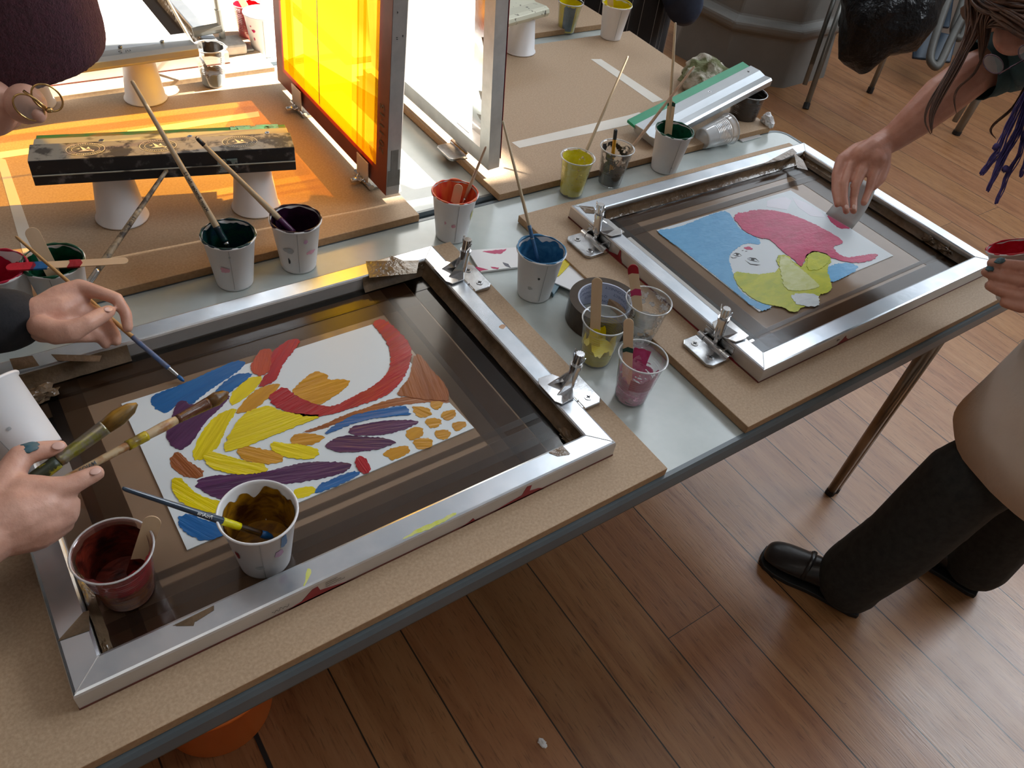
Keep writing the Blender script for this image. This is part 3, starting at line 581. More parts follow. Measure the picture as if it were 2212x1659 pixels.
# loose tape flaps on the frames
def flap(t, pts, z, seed=0):
    bm = BM(); vs = [bm.verts.new((p[0], p[1], p[2] if len(p) > 2 else z + .0012 * pnoise(Vector((p[0] * 60, p[1] * 60, seed))) + .0008)) for p in pts]; bm.faces.new(vs)
    bmesh.ops.triangulate(bm, faces=bm.faces)
    part('tape_flap', bm, M_tapeflap, t)
for t, pts in ((scA, [(0.6605,0.6339),(0.7513,0.5978),(0.7281,0.5651),(0.6449,0.5881)]), (scA, [(0.7098,0.6321),(0.7275,0.6022),(0.7103,0.5884),(0.6905,0.5974)]), (scA, [(0.0355,0.1426),(0.0679,0.1657),(0.0737,0.165),(0.0682,0.1389)]),
               (scA, [(0.1501,0.0998),(0.1716,0.0946),(0.1672,0.0878),(0.1504,0.0975)]), (scA, [(0.1469,0.0996),(0.1956,0.1014),(0.1935,0.0956),(0.1718,0.0918)]), (scA, [(0.6927,0.1028),(0.7201,0.1046),(0.7211,0.0837),(0.7009,0.0904)]),
               (scA, [(0.0801,0.633),(0.1095,0.6262),(0.1134,0.5998),(0.0808,0.6051)]), (scA, [(0.1329,0.618),(0.1956,0.5837),(0.1891,0.571),(0.1381,0.5986)]),
               (scB, [(1.155,0.6281),(1.182,0.611),(1.173,0.5864),(1.151,0.5992)]), (scB, [(1.831,0.6058),(1.826,0.5712),(1.795,0.5292),(1.778,0.5496)]), (scB, [(1.7,0.5968),(1.73,0.6014),(1.847,0.6244),(1.84,0.6025),(1.772,0.5924)])):
    flap(t, pts, FT - .0008, 2)
# dried paint on the frames
def spot(t, name, pts, z, m, lb=None, up=.0005):
    o = inworld(t, name, ragged(smooth_poly(pts, 1), .0008, 3), z, z + up, m)
    if lb: o['label'] = lb
M_stain_red = mat('dried_red_paint', (.28, .012, .022), (.2, .01, .016), 50, .45); M_stain_y = mat('dried_yellow_paint', (.52, .58, .02), (.6, .62, .25), 60, .5)
spot(scA, 'paint_smear', [(0.5193,0.0759),(0.5014,0.0728),(0.4767,0.0712),(0.4537,0.074),(0.4264,0.0744),(0.4606,0.0801),(0.4839,0.0774),(0.5099,0.0785)], FT - .0008, M_stain_y, 'yellow green paint smear')
spot(scA, 'paint_smear', [(0.3108,0.0954),(0.3136,0.0893),(0.3039,0.0798),(0.2945,0.0719),(0.302,0.0824),(0.3067,0.0902)], FT - .0008, M_stain_y, 'yellow green paint smear')
spot(scA, 'adhesive_patch', [(0.7812,0.3753),(0.7926,0.3779),(0.7979,0.37),(0.7844,0.3657)], FT - .0008, mat('wood_patch', (.5, .3, .18), None, rough=.5))
def side_splat(t, pts, y, m, lb='dried red paint'):
    """a flat stain on a vertical frame face lying in the plane y = const (pts are x, z)"""
    bm = BM(); a = [bm.verts.new((p[0], y - .0006, p[1])) for p in pts]; b = [bm.verts.new((p[0], y + .0002, p[1])) for p in pts]; n = len(pts)
    bm.faces.new(a); bm.faces.new(b[::-1])
    for i in range(n): bm.faces.new((a[i], b[i], b[(i + 1) % n], a[(i + 1) % n]))
    part('paint_splat', bm, m, t)['label'] = lb
side_splat(scA, [(.565, BD), (.60, BD + .006), (.625, BD + .010), (.632, BD + .026), (.640, BD + .024), (.638, BD + .012), (.655, BD + .008), (.668, BD)], .070, M_stain_red)
side_splat(scA, [(.515, BD), (.535, BD + .005), (.542, BD + .010), (.546, BD + .003), (.57, BD)], .070, M_stain_red)
side_splat(scA, [(.262, BD), (.29, BD + .006), (.305, BD + .022), (.312, BD + .023), (.315, BD + .012), (.345, BD + .004), (.37, BD)], .070, M_stain_red)
side_splat(scB, [(1.36, BD + .002), (1.372, BD + .012), (1.378, BD + .02), (1.384, BD + .012), (1.396, BD + .004), (1.37, BD + .001)], .075, M_stain_red)
def fy(x, z): return (x, .0692, z)
def scribble(name, t, x0, z0, wd, ht, y, seed, n=26, r=.00025):
    """an illegible pencil or stamp mark on a vertical rail"""
    rnd = random.Random(seed); bm = BM(); atube(bm, [(x0 + wd * k / n, y - .0002, z0 + ht * (.5 + .5 * math.sin(k * 1.9 + rnd.random())) * (.5 + .5 * rnd.random())) for k in range(n + 1)], r, 5); part(name, bm, M_ink, t)
scribble('pencil_note', scA, .252, BD + .010, .022, .008, .0694, 1, 14)
for q in range(3): scribble('ink_stamp', scA, .322, BD + .014 + .0042 * q, .026 - .005 * q, .003, .0694, 5 + q, 30, .0002)
scribble('pencil_note', scB, 1.350, BD + .014, .010, .009, .0744, 9, 8)
# red splats on the left side of the right screen
for ys in ([(.452, 0), (.462, .012), (.466, .026), (.470, .026), (.472, .012), (.50, .004), (.505, 0)], [(.36, 0), (.375, .005), (.40, .004), (.41, 0)], [(.12, 0), (.14, .006), (.20, .005), (.26, .003), (.27, 0)]):
    bm = BM(); bm.faces.new([bm.verts.new((1.1402, y, BD + z)) for y, z in ys])
    part('paint_splat', bm, M_stain_red, scB)['label'] = 'dried red paint'

# upright screens on the middle table
def upright_screen(name, loc, lean, label, face, edge, yellow):
    """frame hinged on a long rail: local x 0..D along +y of the world, z up, thickness along x"""
    t = thing(name, loc, label, 'screen', 'screen printing frames'); t.rotation_euler = (0, lean, 0); bpy.context.view_layer.update()
    Wd, Hh, bw, th = .562, .765, .037, .032
    bm = BM(); ro = .003
    prof = [(0, 0), (0, th - ro), (ro, th), (bw - ro, th), (bw, th - ro), (bw, 0)]; rings = []
    for ins, x in prof: rings.append([bm.verts.new((x, p[0], p[1])) for p in ((ins, ins), (Wd - ins, ins), (Wd - ins, Hh - ins), (ins, Hh - ins))])
    for a, b in zip(rings, rings[1:] + rings[:1]):
        for k in range(4): bm.faces.new((a[k], a[(k + 1) % 4], b[(k + 1) % 4], b[k]))
    finish('aluminium_frame', bm, M_alu_old, t)
    return t, Wd, Hh, bw, th
scC, Wd, Hh, bw, th = upright_screen('printing_screen', (.806, .832, .779), math.radians(1.2), 'upright printing screen with glowing yellow mesh and coral border', None, None, True)
bm = BM(); x = -.0008; rg = []
for ins in (0, .046): rg.append([bm.verts.new((x, p[0], p[1])) for p in ((ins, ins), (Wd - ins, ins), (Wd - ins, Hh - ins), (ins, Hh - ins))])
for k in range(4): bm.faces.new((rg[0][k], rg[0][(k + 1) % 4], rg[1][(k + 1) % 4], rg[1][k]))
bmesh.ops.solidify(bm, geom=list(bm.faces), thickness=.0007)
cg = finish('glued_border', bm, M_coral, scC); cg['label'] = 'coral red glued border'
def meshmat(name, tint, trans, tfac):
    m = bpy.data.materials.new(name); m.use_nodes = True; t = m.node_tree; t.nodes.clear()
    o = t.nodes.new('ShaderNodeOutputMaterial'); tr = t.nodes.new('ShaderNodeBsdfTransparent'); tr.inputs[0].default_value = c4(tint)
    tl = t.nodes.new('ShaderNodeBsdfTranslucent'); tl.inputs[0].default_value = c4(trans)
    n = noise_node(t, 5, 3, .6, stretch=(1, 1, .25)); rr = t.nodes.new('ShaderNodeMapRange'); rr.inputs[3].default_value = tfac - .12; rr.inputs[4].default_value = tfac + .12; t.links.new(n.outputs[0], rr.inputs[0])
    mx = t.nodes.new('ShaderNodeMixShader'); t.links.new(rr.outputs[0], mx.inputs[0]); t.links.new(tr.outputs[0], mx.inputs[1]); t.links.new(tl.outputs[0], mx.inputs[2])
    t.links.new(mx.outputs[0], o.inputs[0]); MATS[name] = m; return m
M_ymesh = meshmat('yellow_emulsion_mesh', (.74, .42, .05), (.62, .36, .01), .3)
M_yopen = meshmat('yellow_open_mesh', (1, .90, .38), (1, .95, .22), .4)
M_ydark = meshmat('yellow_mesh_double', (.84, .62, .22), (.6, .38, .03), .2)
M_grime = filmmat('grey_grime_film', (.42, .38, .26), rough=.4)
def ypanel(name, y0, y1, z0, z1, x, m, lb=None):
    bm = BM(); vs = [bm.verts.new((x, a, b)) for a, b in ((y0, z0), (y1, z0), (y1, z1), (y0, z1))]; bm.faces.new(vs); o = finish(name, bm, m, scC)
    if lb: o['label'] = lb
    return o
ypanel('yellow_mesh', .036, .526, .036, .73, .0006, M_ymesh, 'amber emulsion on the mesh')
ypanel('open_mesh_area', .16, .40, .05, .70, .0003, M_yopen, 'bright lemon image area')
for (a, b, c, d) in ((.036, .06, .036, .73), (.10, .112, .036, .73), (.46, .49, .036, .73), (.036, .526, .036, .075), (.13, .137, .036, .73)): ypanel('emulsion_band', a, b, c, d, .0001, M_ydark)
bm = BM(); vs = [bm.verts.new((-.0001, a, b)) for a, b in ((.036, .036), (.526, .036), (.526, .06), (.40, .13), (.036, .19))]; bm.faces.new(vs); finish('emulsion_band', bm, M_ydark, scC)
bm = BM(); abox(bm, -.0004, .0, .318, .322, .05, .62); finish('streak', bm, mat('amber_line', (.45, .22, .01), None, rough=.5), scC)
bpy.context.view_layer.update()
mwC = scC.matrix_world.copy()
text_mesh('handwritten_date', '20·11·15', .030, lambda x, y: mwC @ Vector((-.0020, .024 + y * .9, .135 + x)), M_ink, scC)
bm = BM(); abox(bm, .002, .030, -.0008, -.0001, .02, .055); abox(bm, .008, .024, -.0008, -.0001, .055, .10); finish('tape_patch', bm, mat('grey_tape_patch', (.11, .105, .09), (.15, .14, .13), 40, .5), scC)
for k in range(16):
    y_ = random.uniform(.05, .5); bm = BM(); blob(bm, (random.uniform(.008, .028), -.0004, random.uniform(.1, .62)), random.uniform(.0006, .002), .0004, random.uniform(.0006, .003), k, .5); finish('paint_fleck', bm, M_black if k % 3 else M_stain_red, scC)
scD, Wd, Hh, bw, th = upright_screen('printing_screen', (1.062, .838, .779), math.radians(-4.5), 'upright bare aluminium printing screen with brown taped mesh, right of the yellow one', None, None, False)
scD.scale = (1, 1, 1)
def dpanel(name, y0, y1, z0, z1, x, m):
    bm = BM(); vs = [bm.verts.new((x, a, b)) for a, b in ((y0, z0), (y1, z0), (y1, z1), (y0, z1))]; bm.faces.new(vs); finish(name, bm, m, scD)
M_wmesh = meshmat('white_open_mesh', (.98, .98, .97), (.95, .94, .92), .32)
dpanel('open_mesh_area', .036, .526, .036, .73, .0285, M_wmesh)
dpanel('tape_strip', .036, .115, .036, .73, .028, M_film); dpanel('tape_strip', .036, .07, .036, .73, .0275, M_film_l)
for (a, b, c, d) in ((.036, .05, .24, .28), (.036, .055, .13, .165), (.036, .06, .085, .11)):
    bm = BM(); vs = [bm.verts.new((.010, p, q)) for p, q in ((a, c), (b, c + .01), (b + .01, d - .01), (a, d))]; bm.faces.new(vs); finish('tape_flap', bm, M_tapeflap, scD)
bm = BM(); abox(bm, .0318, .0324, .0, .006, .02, .6); finish('glue_line', bm, M_stain_red, scD)
# the screen on the farthest table
scE = lying_screen('printing_screen', (-.02, 1.560, BD + .0006), .0, W_, D_, 'printing screen with white mesh lying on the farthest table at the top left', None)
inworld(scE, 'open_mesh_area', [(.08, 1.62), (.66, 1.62), (.66, 2.06), (.08, 2.06)], .7612, .7628, mat('white_mesh', (.80, .78, .74), None, rough=.35))
strips(scE, W_, D_, [(i0, i0 + .05, j0, j1, M_film, 0), (i1 - .05, i1, j0, j1, M_film, 0), (i0, i1, j0, j0 + .02, M_film, 0), (i0, i1, j1 - .02, j1, M_film, 0)])

def lining(t, x0, x1, y0, y1, z0=.0045, z1=.0300):
    """parcel tape folded up the inside of a frame rail (local coordinates), slightly crumpled"""
    L = max(x1 - x0, y1 - y0); n = max(6, int(L / .012)); bm = BM(); g = []
    ux, uy = (1, 0) if x1 - x0 > y1 - y0 else (0, 1); nx, ny = (0, 1 if y0 < D_ / 2 else -1) if ux else (1 if x0 < W_ / 2 else -1, 0)
    for i in range(n + 1):
        c = []; q = L * i / n
        for j in range(5):
            v = j / 4; off = (.0008 + .010 * (1 - v) ** 3) + .0012 * (1 + pnoise(Vector((q * 55, j * 1.3, x0 * 9 + y0 * 5)))); top = z1 + .0012 * pnoise(Vector((q * 40, 7, x0)))
            c.append(bm.verts.new((x0 + ux * q + nx * off, y0 + uy * q + ny * off, z0 + (top - z0) * v)))
        g.append(c)
    for a_, b_ in zip(g, g[1:]):
        for j in range(4): bm.faces.new((a_[j], b_[j], b_[j + 1], a_[j + 1]))
    finish('tape_lining', bm, M_tapeflap, t, smooth=True)
lining(scA, i1, i1, j0 + .004, j1 - .002); lining(scA, .60, i1 - .002, j1, j1); lining(scA, i0, i0, j0 + .002, .16); lining(scA, i0 + .004, .20, j1, j1)
lining(scB, i0 + .03, i1, j1, j1, z1=.024); lining(scB, i1, i1, j0 + .004, j1 - .002, z1=.020); lining(scE, i1, i1, j0, j1); lining(scE, i0, i1, j1, j1)
def crumple(t, c, rx, ry, rz, seed):
    bm = BM(); blob(bm, c, rx, ry, rz, seed, .8)
    for v in bm.verts: v.co += Vector((pnoise(v.co * 90), pnoise(v.co * 80 + Vector((4, 0, 0))), pnoise(v.co * 85 + Vector((0, 7, 0))))) * .004; v.co.z = max(v.co.z, MZ + .002)
    part('tape_crumple', bm, M_tapeflap, t)
crumple(scA, (.752, .600, .774), .012, .010, .010, 1); crumple(scA, (.076, .112, .772), .006, .014, .010, 2); crumple(scA, (.10, .560, .772), .022, .012, .009, 3); crumple(scB, (1.865, .600, .774), .010, .010, .012, 4)
crumple(scB, (1.862, .170, .770), .008, .016, .010, 5); crumple(scB, (1.862, .215, .770), .006, .016, .011, 6); crumple(scA, (.752, .125, .768), .008, .020, .006, 7)
# ------------------------------------------------------------------ hinge clamps
def clamp(x, y, sgn, label, lift=0, tall=True):
    """sgn=+1: the screen edge lies on the -x side of x (base plate to +x)"""
    t = thing('hinge_clamp', (x, y, BD), label, 'clamp', 'hinge clamps holding the screens'); t.scale = (sgn * 1.08, 1.08, 1.0)
    bm = BM(); pts = [(.010, -.036), (.044, -.036), (.052, -.028), (.052, .028), (.044, .036), (.010, .036)]; aprism(bm, pts, .0, .007); finish('base_plate', bm, M_chrome_d, t, bevel=.0015)
    for s in (-1, 1):
        bm = BM(); atube(bm, [(.034, s * .019, .0068), (.034, s * .019, .0082)], .0062, 20); sc_ = finish('screw', bm, M_chrome, t)
        bm = BM(); abox(bm, .0305, .0375, s * .019 - .0009, s * .019 + .0009, .0083, .0087); abox(bm, .0331, .0349, s * .019 - .0034, s * .019 + .0034, .0083, .0087); finish('screw_slot', bm, M_black, sc_)
    bm = BM(); atube(bm, [(.008, -.036, .008), (.008, -.022, .008)], .0062, 14); atube(bm, [(.008, .022, .008), (.008, .036, .008)], .0062, 14); atube(bm, [(.008, -.021, .008), (.008, .021, .008)], .0055, 14); finish('hinge_barrel', bm, M_chrome, t, smooth=False)
    # channel that grips the frame
    bm = BM()
    abox(bm, -.0030, .0000, -.034, .034, .0, .026); abox(bm, -.0030, .010, -.024, -.0215, .002, .018); abox(bm, -.0030, .010, .0215, .024, .002, .018); finish('grip_channel', bm, M_chrome_d, t, bevel=.0006)
    # upper jaw, a folded plate on the frame
    bm = BM(); pts = [(.004, -.012), (-.006, -.028), (-.030, -.030), (-.037, -.020), (-.037, .020), (-.030, .030), (-.006, .028), (.004, .012)]; aprism(bm, pts, .0335, .0358); finish('jaw_plate', bm, M_chrome, t, bevel=.0007)
    bm = BM()
    for s in (-1, 1):
        a = Vector((.004, s * .003, .060)); b = Vector((-.026, s * .011, .0358)); c = Vector((.004, s * .006, .0358))
        q = [a, b, c]; q2 = [p + Vector((0, s * .0018, 0)) for p in q]; va = [bm.verts.new(p) for p in q]; vb = [bm.verts.new(p) for p in q2]
        bm.faces.new(va); bm.faces.new(vb[::-1])
        for i in range(3): bm.faces.new((va[i], vb[i], vb[(i + 1) % 3], va[(i + 1) % 3]))
    finish('jaw_rib', bm, M_chrome, t)
    # bolt, sleeve and knurled knob, leaning a little outwards
    ax = Vector((.10, 0, 1)).normalized(); o0 = Vector((.0045, 0, .010))
    def at(z): return tuple(o0 + ax * z)
    bm = BM(); atube(bm, [at(0), at(.030)], .0048, 14); finish('bolt', bm, M_chrome, t, smooth=True)
    bm = BM(); atube(bm, [at(.022), at(.058), at(.0585), at(.066)], [.0082, .0082, .0094, .0094], 22); finish('sleeve', bm, M_chrome, t)
    bm = BM(); n = 22; rings = []
    for z in (.066, .088): rings.append([bm.verts.new(Vector(at(z)) + Vector((math.cos(6.2832 * k / n), math.sin(6.2832 * k / n), 0)) * (.0072 if k % 2 else .0058)) for k in range(n)])
    for k in range(n): bm.faces.new((rings[0][k], rings[0][(k + 1) % n], rings[1][(k + 1) % n], rings[1][k]))
    bm.faces.new(rings[1]); kn = finish('knob', bm, M_chrome, t)
    bm = BM(); 
    for s in (-1, 1): atube(bm, [Vector(at(.070)) + Vector((0, s * .006, 0)), Vector(at(.080)) + Vector((0, s * .0105, 0)), Vector(at(.088)) + Vector((0, s * .012, 0))], [.0026, .0026, .0014], 8, flat=.5)
    finish('wing', bm, M_chrome, kn)
    return t
clamp(.8015, .5395, 1, 'chrome hinge clamp at the far right corner of the near left screen')
clamp(.8015, .2040, 1, 'chrome hinge clamp near the front right corner of the near left screen')
clamp(1.1385, .5350, -1, 'chrome hinge clamp at the left rear of the right screen, beside the blue paint cup')
clamp(1.1385, .1800, -1, 'chrome hinge clamp at the near left corner of the right screen')
def lifted_clamp(x, y, sgn, label):
    t = thing('hinge_clamp', (x, y, BD), label, 'clamp', 'hinge clamps holding the screens'); t.scale = (sgn, 1, 1)
    bm = BM(); pts = [(.004, -.034), (.040, -.034), (.046, -.028), (.046, .028), (.040, .034), (.004, .034)]; aprism(bm, pts, .0, .007); finish('base_plate', bm, M_chrome_d, t, bevel=.0015)
    bm = BM(); atube(bm, [(.0, -.036, .008), (.0, .036, .008)], .0062, 14); finish('hinge_barrel', bm, M_chrome, t)
    bm = BM(); aprism(bm, [(-.004, -.026), (-.0015, -.026), (-.0015, .026), (-.004, .026)], .010, .060); finish('jaw_plate', bm, mat('plate_pale', (.60, .58, .54), (.66, .64, .60), 12, .35, .6), t, bevel=.001)
    bm = BM()
    for s in (-1, 1): atube(bm, [(-.004, s * .012, .018), (-.012, s * .010, .012), (-.016, 0, .010)], .0016, 8)
    atube(bm, [(-.004, 0, .012), (-.030, 0, .012)], .005, 12); finish('bolt', bm, M_chrome, t, smooth=True)
    return t
lifted_clamp(.802, .925, 1, 'hinge clamp at the near foot of the upright yellow screen')
lifted_clamp(.802, 1.265, 1, 'hinge clamp at the far foot of the upright yellow screen')
c4_ = lifted_clamp(1.068, .965, -1, 'hinge clamp at the foot of the upright bare screen, beside the red cup')
t = thing('hinge_clamp', (0.7619,1.628,0.758), 'worn hinge clamp with upright bolt on the farthest table', 'clamp', 'hinge clamps holding the screens')
bm = BM(); abox(bm, -.065, .045, -.03, .035, 0, .028); finish('base_plate', bm, mat('worn_grey', (.22, .20, .17), (.42, .40, .36), 16, .5, .4), t, bevel=.006)
bm = BM(); atube(bm, [(0, .02, .028), (-.004, .02, .10)], .008, 12); atube(bm, [(-.004, .02, .10), (-.005, .02, .125)], .006, 12); finish('bolt', bm, M_tube, t)
bm = BM(); atube(bm, [(0, .02, .055), (-.07, .03, .045)], .012, 10); finish('clamp_arm', bm, M_tube, t)
bm = BM(); abox(bm, .045, .066, -.02, .02, 0, .008); finish('foot_plate', bm, M_tube, t, bevel=.003)

# ------------------------------------------------------------------ cups
def cup_prof_paper(h, rt, rb):
    return [(0, .004), (rb - .002, .004), (rb - .0005, 0), (rb + .0004, .0), (rb + .0008, .003), (rt - .0012, h - .005), (rt + .0016, h - .004), (rt + .0022, h - .0018), (rt + .001, h), (rt - .0008, h - .0012), (rt - .0016, h - .005), (rb + .0002, .006), (0, .006)]
def place(t, loc, axis=None, spin=0):
    t.location = loc; q = Quaternion((0, 0, 1), spin)
    if axis is not None: q = Vector((0, 0, 1)).rotation_difference(Vector(axis).normalized()) @ q
    t.rotation_mode = 'QUATERNION'; t.rotation_quaternion = q
def coat(h0, ztop, rfun, amp, seed, n=110, m=None, parent=None, name='paint_coat', zbot=None, a0=0, a1=360, fill=None):
    """paint clinging to a cup wall: ragged upper edge; fill = level of a puddle"""
    bm = BM(); rows = 8; full = (a1 - a0) >= 359; cnt = n if full else n + 1; g = []
    for k in range(cnt):
        a = math.radians(a0 + (a1 - a0) * k / n); zt = ztop + amp * (pnoise(Vector((math.cos(a) * 2.2, math.sin(a) * 2.2, seed))) + .35 * pnoise(Vector((math.cos(a) * 5, math.sin(a) * 5, seed + 3))))
        zt = max(h0 + .004, min(zt, h0 + 10)); colr = []
        for j in range(rows + 1):
            z = h0 + (zt - h0) * j / rows; r = rfun(z) + .0004 * pnoise(Vector((math.cos(a) * 9, math.sin(a) * 9, z * 300)))
            colr.append(bm.verts.new((r * math.cos(a), r * math.sin(a), z)))
        g.append(colr)
    for k in range(n):
        a_, b_ = g[k % cnt], g[(k + 1) % cnt]
        for j in range(rows): bm.faces.new((a_[j], b_[j], b_[j + 1], a_[j + 1]))
    o = finish(name, bm, m, parent, smooth=True)
    if fill:
        bm = BM(); alathe(bm, [(0, fill), (rfun(fill) * .5, fill + .0008), (rfun(fill) - .0002, fill)], 40); finish('paint_puddle', bm, m, parent, smooth=True)
    return o
def smears(parent, h, rt, rb, lst):
    """small stains on the outside of a cup: (angle, height 0..1, width, tall, material)"""
    for k, (ang, hz, wd, tl, mm) in enumerate(lst):
        bm = BM(); z0 = hz * h; n = 18; a0 = math.radians(ang); c = []
        for i in range(n):
            th_ = 2 * math.pi * i / n; rr = 1 + .55 * pnoise(Vector((math.cos(th_) * 1.6, math.sin(th_) * 1.6, k * 3.7 + ang)))
            z = z0 + tl * rr * math.sin(th_); z = min(max(z, .006), h - .007); r = rb + .0008 + (rt - .0012 - rb) * z / h + .0005; a = a0 + wd * rr * math.cos(th_) / r
            c.append(bm.verts.new((r * math.cos(a), r * math.sin(a), z)))
        zc = z0; r = rb + .0008 + (rt - .0012 - rb) * zc / h + .0007; v = bm.verts.new((r * math.cos(a0), r * math.sin(a0), zc))
        for i in range(n): bm.faces.new((v, c[i], c[(i + 1) % n]))
        finish('paint_smear', bm, mm, parent)
def paper_cup(loc, label, group, inside=None, top=.9, amp=.012, seed=1, h=.102, rt=.045, rb=.0315, axis=None, spin=0, stains=(), puddle=.35, name='paper_cup', rimpaint=False):
    t = thing(name, loc, label, 'cup', group); place(t, loc, axis, spin)
    bm = BM(); alathe(bm, cup_prof_paper(h, rt, rb), 48); finish('cup_wall', bm, M_paper, t, smooth=True)
    bm = BM(); abox(bm, 0, .0004, -.0005, .0005, 0, 1)
    for v in bm.verts:
        zz = .005 + v.co.z * (h - .012); rr = rb + .0010 + (rt - .0012 - rb) * zz / h; a = math.radians(250) + v.co.y / rr; v.co = Vector(((rr + v.co.x) * math.cos(a), (rr + v.co.x) * math.sin(a), zz))
    finish('seam', bm, mat('seam_grey', (.42, .42, .43), None, rough=.6), t)
    if inside is not None:
        coat(.007, h * top, lambda z: rb - .0002 + (rt - .0022 - rb) * z / h, amp, seed, m=inside, parent=t, fill=h * puddle)
        if rimpaint:
            bm = BM(); n = 120; P_ = []; R_ = []
            for k in range(n + 1):
                a = 2 * math.pi * k / n; q = pnoise(Vector((math.cos(a) * 3, math.sin(a) * 3, seed * 2.2)))
                P_.append(((rt - .0002 + .0008 * q) * math.cos(a), (rt - .0002 + .0008 * q) * math.sin(a), h - .0008)); R_.append(max(.0008, .0017 + .0022 * q))
            atube(bm, P_, R_, 8, caps=False)
            finish('paint_on_rim', bm, inside, t, smooth=True)
    smears(t, h, rt, rb, stains)
    return t
def rib_prof(h, rt, rb, n=9, z0=.35, z1=.8, th=.0007):
    out = [(0, .003), (rb - .004, .003), (rb - .002, .0), (rb, .002)]
    def R(z): return rb + (rt - .002 - rb) * z / h
    steps = 60
    for i in range(1, steps):
        z = .003 + (h - .006) * i / steps; k = z / h; rr = R(z) + (.00055 * math.sin((k - z0) / (z1 - z0) * n * 2 * math.pi) if z0 < k < z1 else 0) + (.0012 if k > .82 else 0)
        out.append((rr, z))
    out += [(rt - .0005, h - .003), (rt + .0014, h - .0022), (rt + .0018, h - .0008), (rt + .0008, h), (rt - .001, h - .0006)]
    return out
def clear_cup(loc, label, group, inside=None, top=.5, amp=.012, seed=1, h=.092, rt=.039, rb=.0265, axis=None, spin=0, wall=None, puddle=.15, extra=(), name='plastic_cup'):
    t = thing(name, loc, label, 'cup', group); place(t, loc, axis, spin)
    bm = BM(); alathe(bm, rib_prof(h, rt, rb), 48); finish('cup_wall', bm, wall or M_clear, t, smooth=True)
    bm = BM(); pr = [(rt + .0002, h - .0024), (rt + .0018, h - .0018), (rt + .0020, h - .0004), (rt + .0004, h + .0003), (rt - .0008, h - .0008)]; alathe(bm, pr, 48, close=True); finish('rim', bm, M_clearmilk, t, smooth=True)
    rf = lambda z: rb - .0012 + (rt - .003 - rb) * z / h
    if inside is not None: coat(.004, h * top, rf, amp, seed, m=inside, parent=t, fill=h * puddle if puddle else None)
    for (z0, z1, m_, a0, a1, am) in extra: coat(h * z0, h * z1, lambda z: rf(z) + .0003, am, seed + 5, m=m_, parent=t, name='paint_smear', a0=a0, a1=a1)
    return t
# ---- sticks and brushes
def craft_stick(a, b, label, group=None, wdt=.018, m=None, dips=(), facing=None, L=None):
    a, b = Vector(a), Vector(b); d = (b - a); L = d.length; d.normalize()
    f = Vector(facing) if facing else Vector(CAM_LOC) - (a + b) / 2
    s = d.cross(f).normalized(); n = s.cross(d).normalized()
    t = thing('craft_stick', a, label, 'stick', group)
    mw = Matrix.Translation(a) @ Matrix(((s.x, n.x, d.x, 0), (s.y, n.y, d.y, 0), (s.z, n.z, d.z, 0), (0, 0, 0, 1))); t.matrix_world = mw; bpy.context.view_layer.update()
    def outline(z0, z1, hw, grow=0):
        pts = []
        for k in range(13):
            an = math.pi * k / 12; 
            pts.append((math.cos(an) * (hw + grow), z1 - hw + math.sin(an) * (hw + grow))) if z1 >= L - 1e-6 else None
        if z1 < L - 1e-6: pts = [(hw + grow, z1), (0, z1 + .003), (-hw - grow, z1 - .001)]
        if z0 <= 1e-6:
            for k in range(13):
                an = math.pi + math.pi * k / 12; pts.append((math.cos(an) * (hw + grow), z0 + hw + math.sin(an) * (hw + grow)))
        else: pts += [(-hw - grow, z0), (-hw * .3, z0 + .002), (hw + grow, z0 - .001)]
        return pts
    bm = BM(); p = outline(0, L, wdt / 2); va = [bm.verts.new((x, -.0008, z)) for x, z in p]; vb = [bm.verts.new((x, .0008, z)) for x, z in p]; bm.faces.new(va); bm.faces.new(vb[::-1])
    for i in range(len(p)): bm.faces.new((va[i], vb[i], vb[(i + 1) % len(p)], va[(i + 1) % len(p)]))
    finish('stick', bm, m or M_wood, t, bevel=.0004)
    for (z0, z1, pm, lb) in dips:
        bm = BM(); p = outline(z0 * L, z1 * L, wdt / 2, .0004); va = [bm.verts.new((x, -.0014, z)) for x, z in p]; vb = [bm.verts.new((x, .0014, z)) for x, z in p]; bm.faces.new(va); bm.faces.new(vb[::-1])
        for i in range(len(p)): bm.faces.new((va[i], vb[i], vb[(i + 1) % len(p)], va[(i + 1) % len(p)]))
        finish('paint_on_stick', bm, pm, t, smooth=False)['label'] = lb
    return t
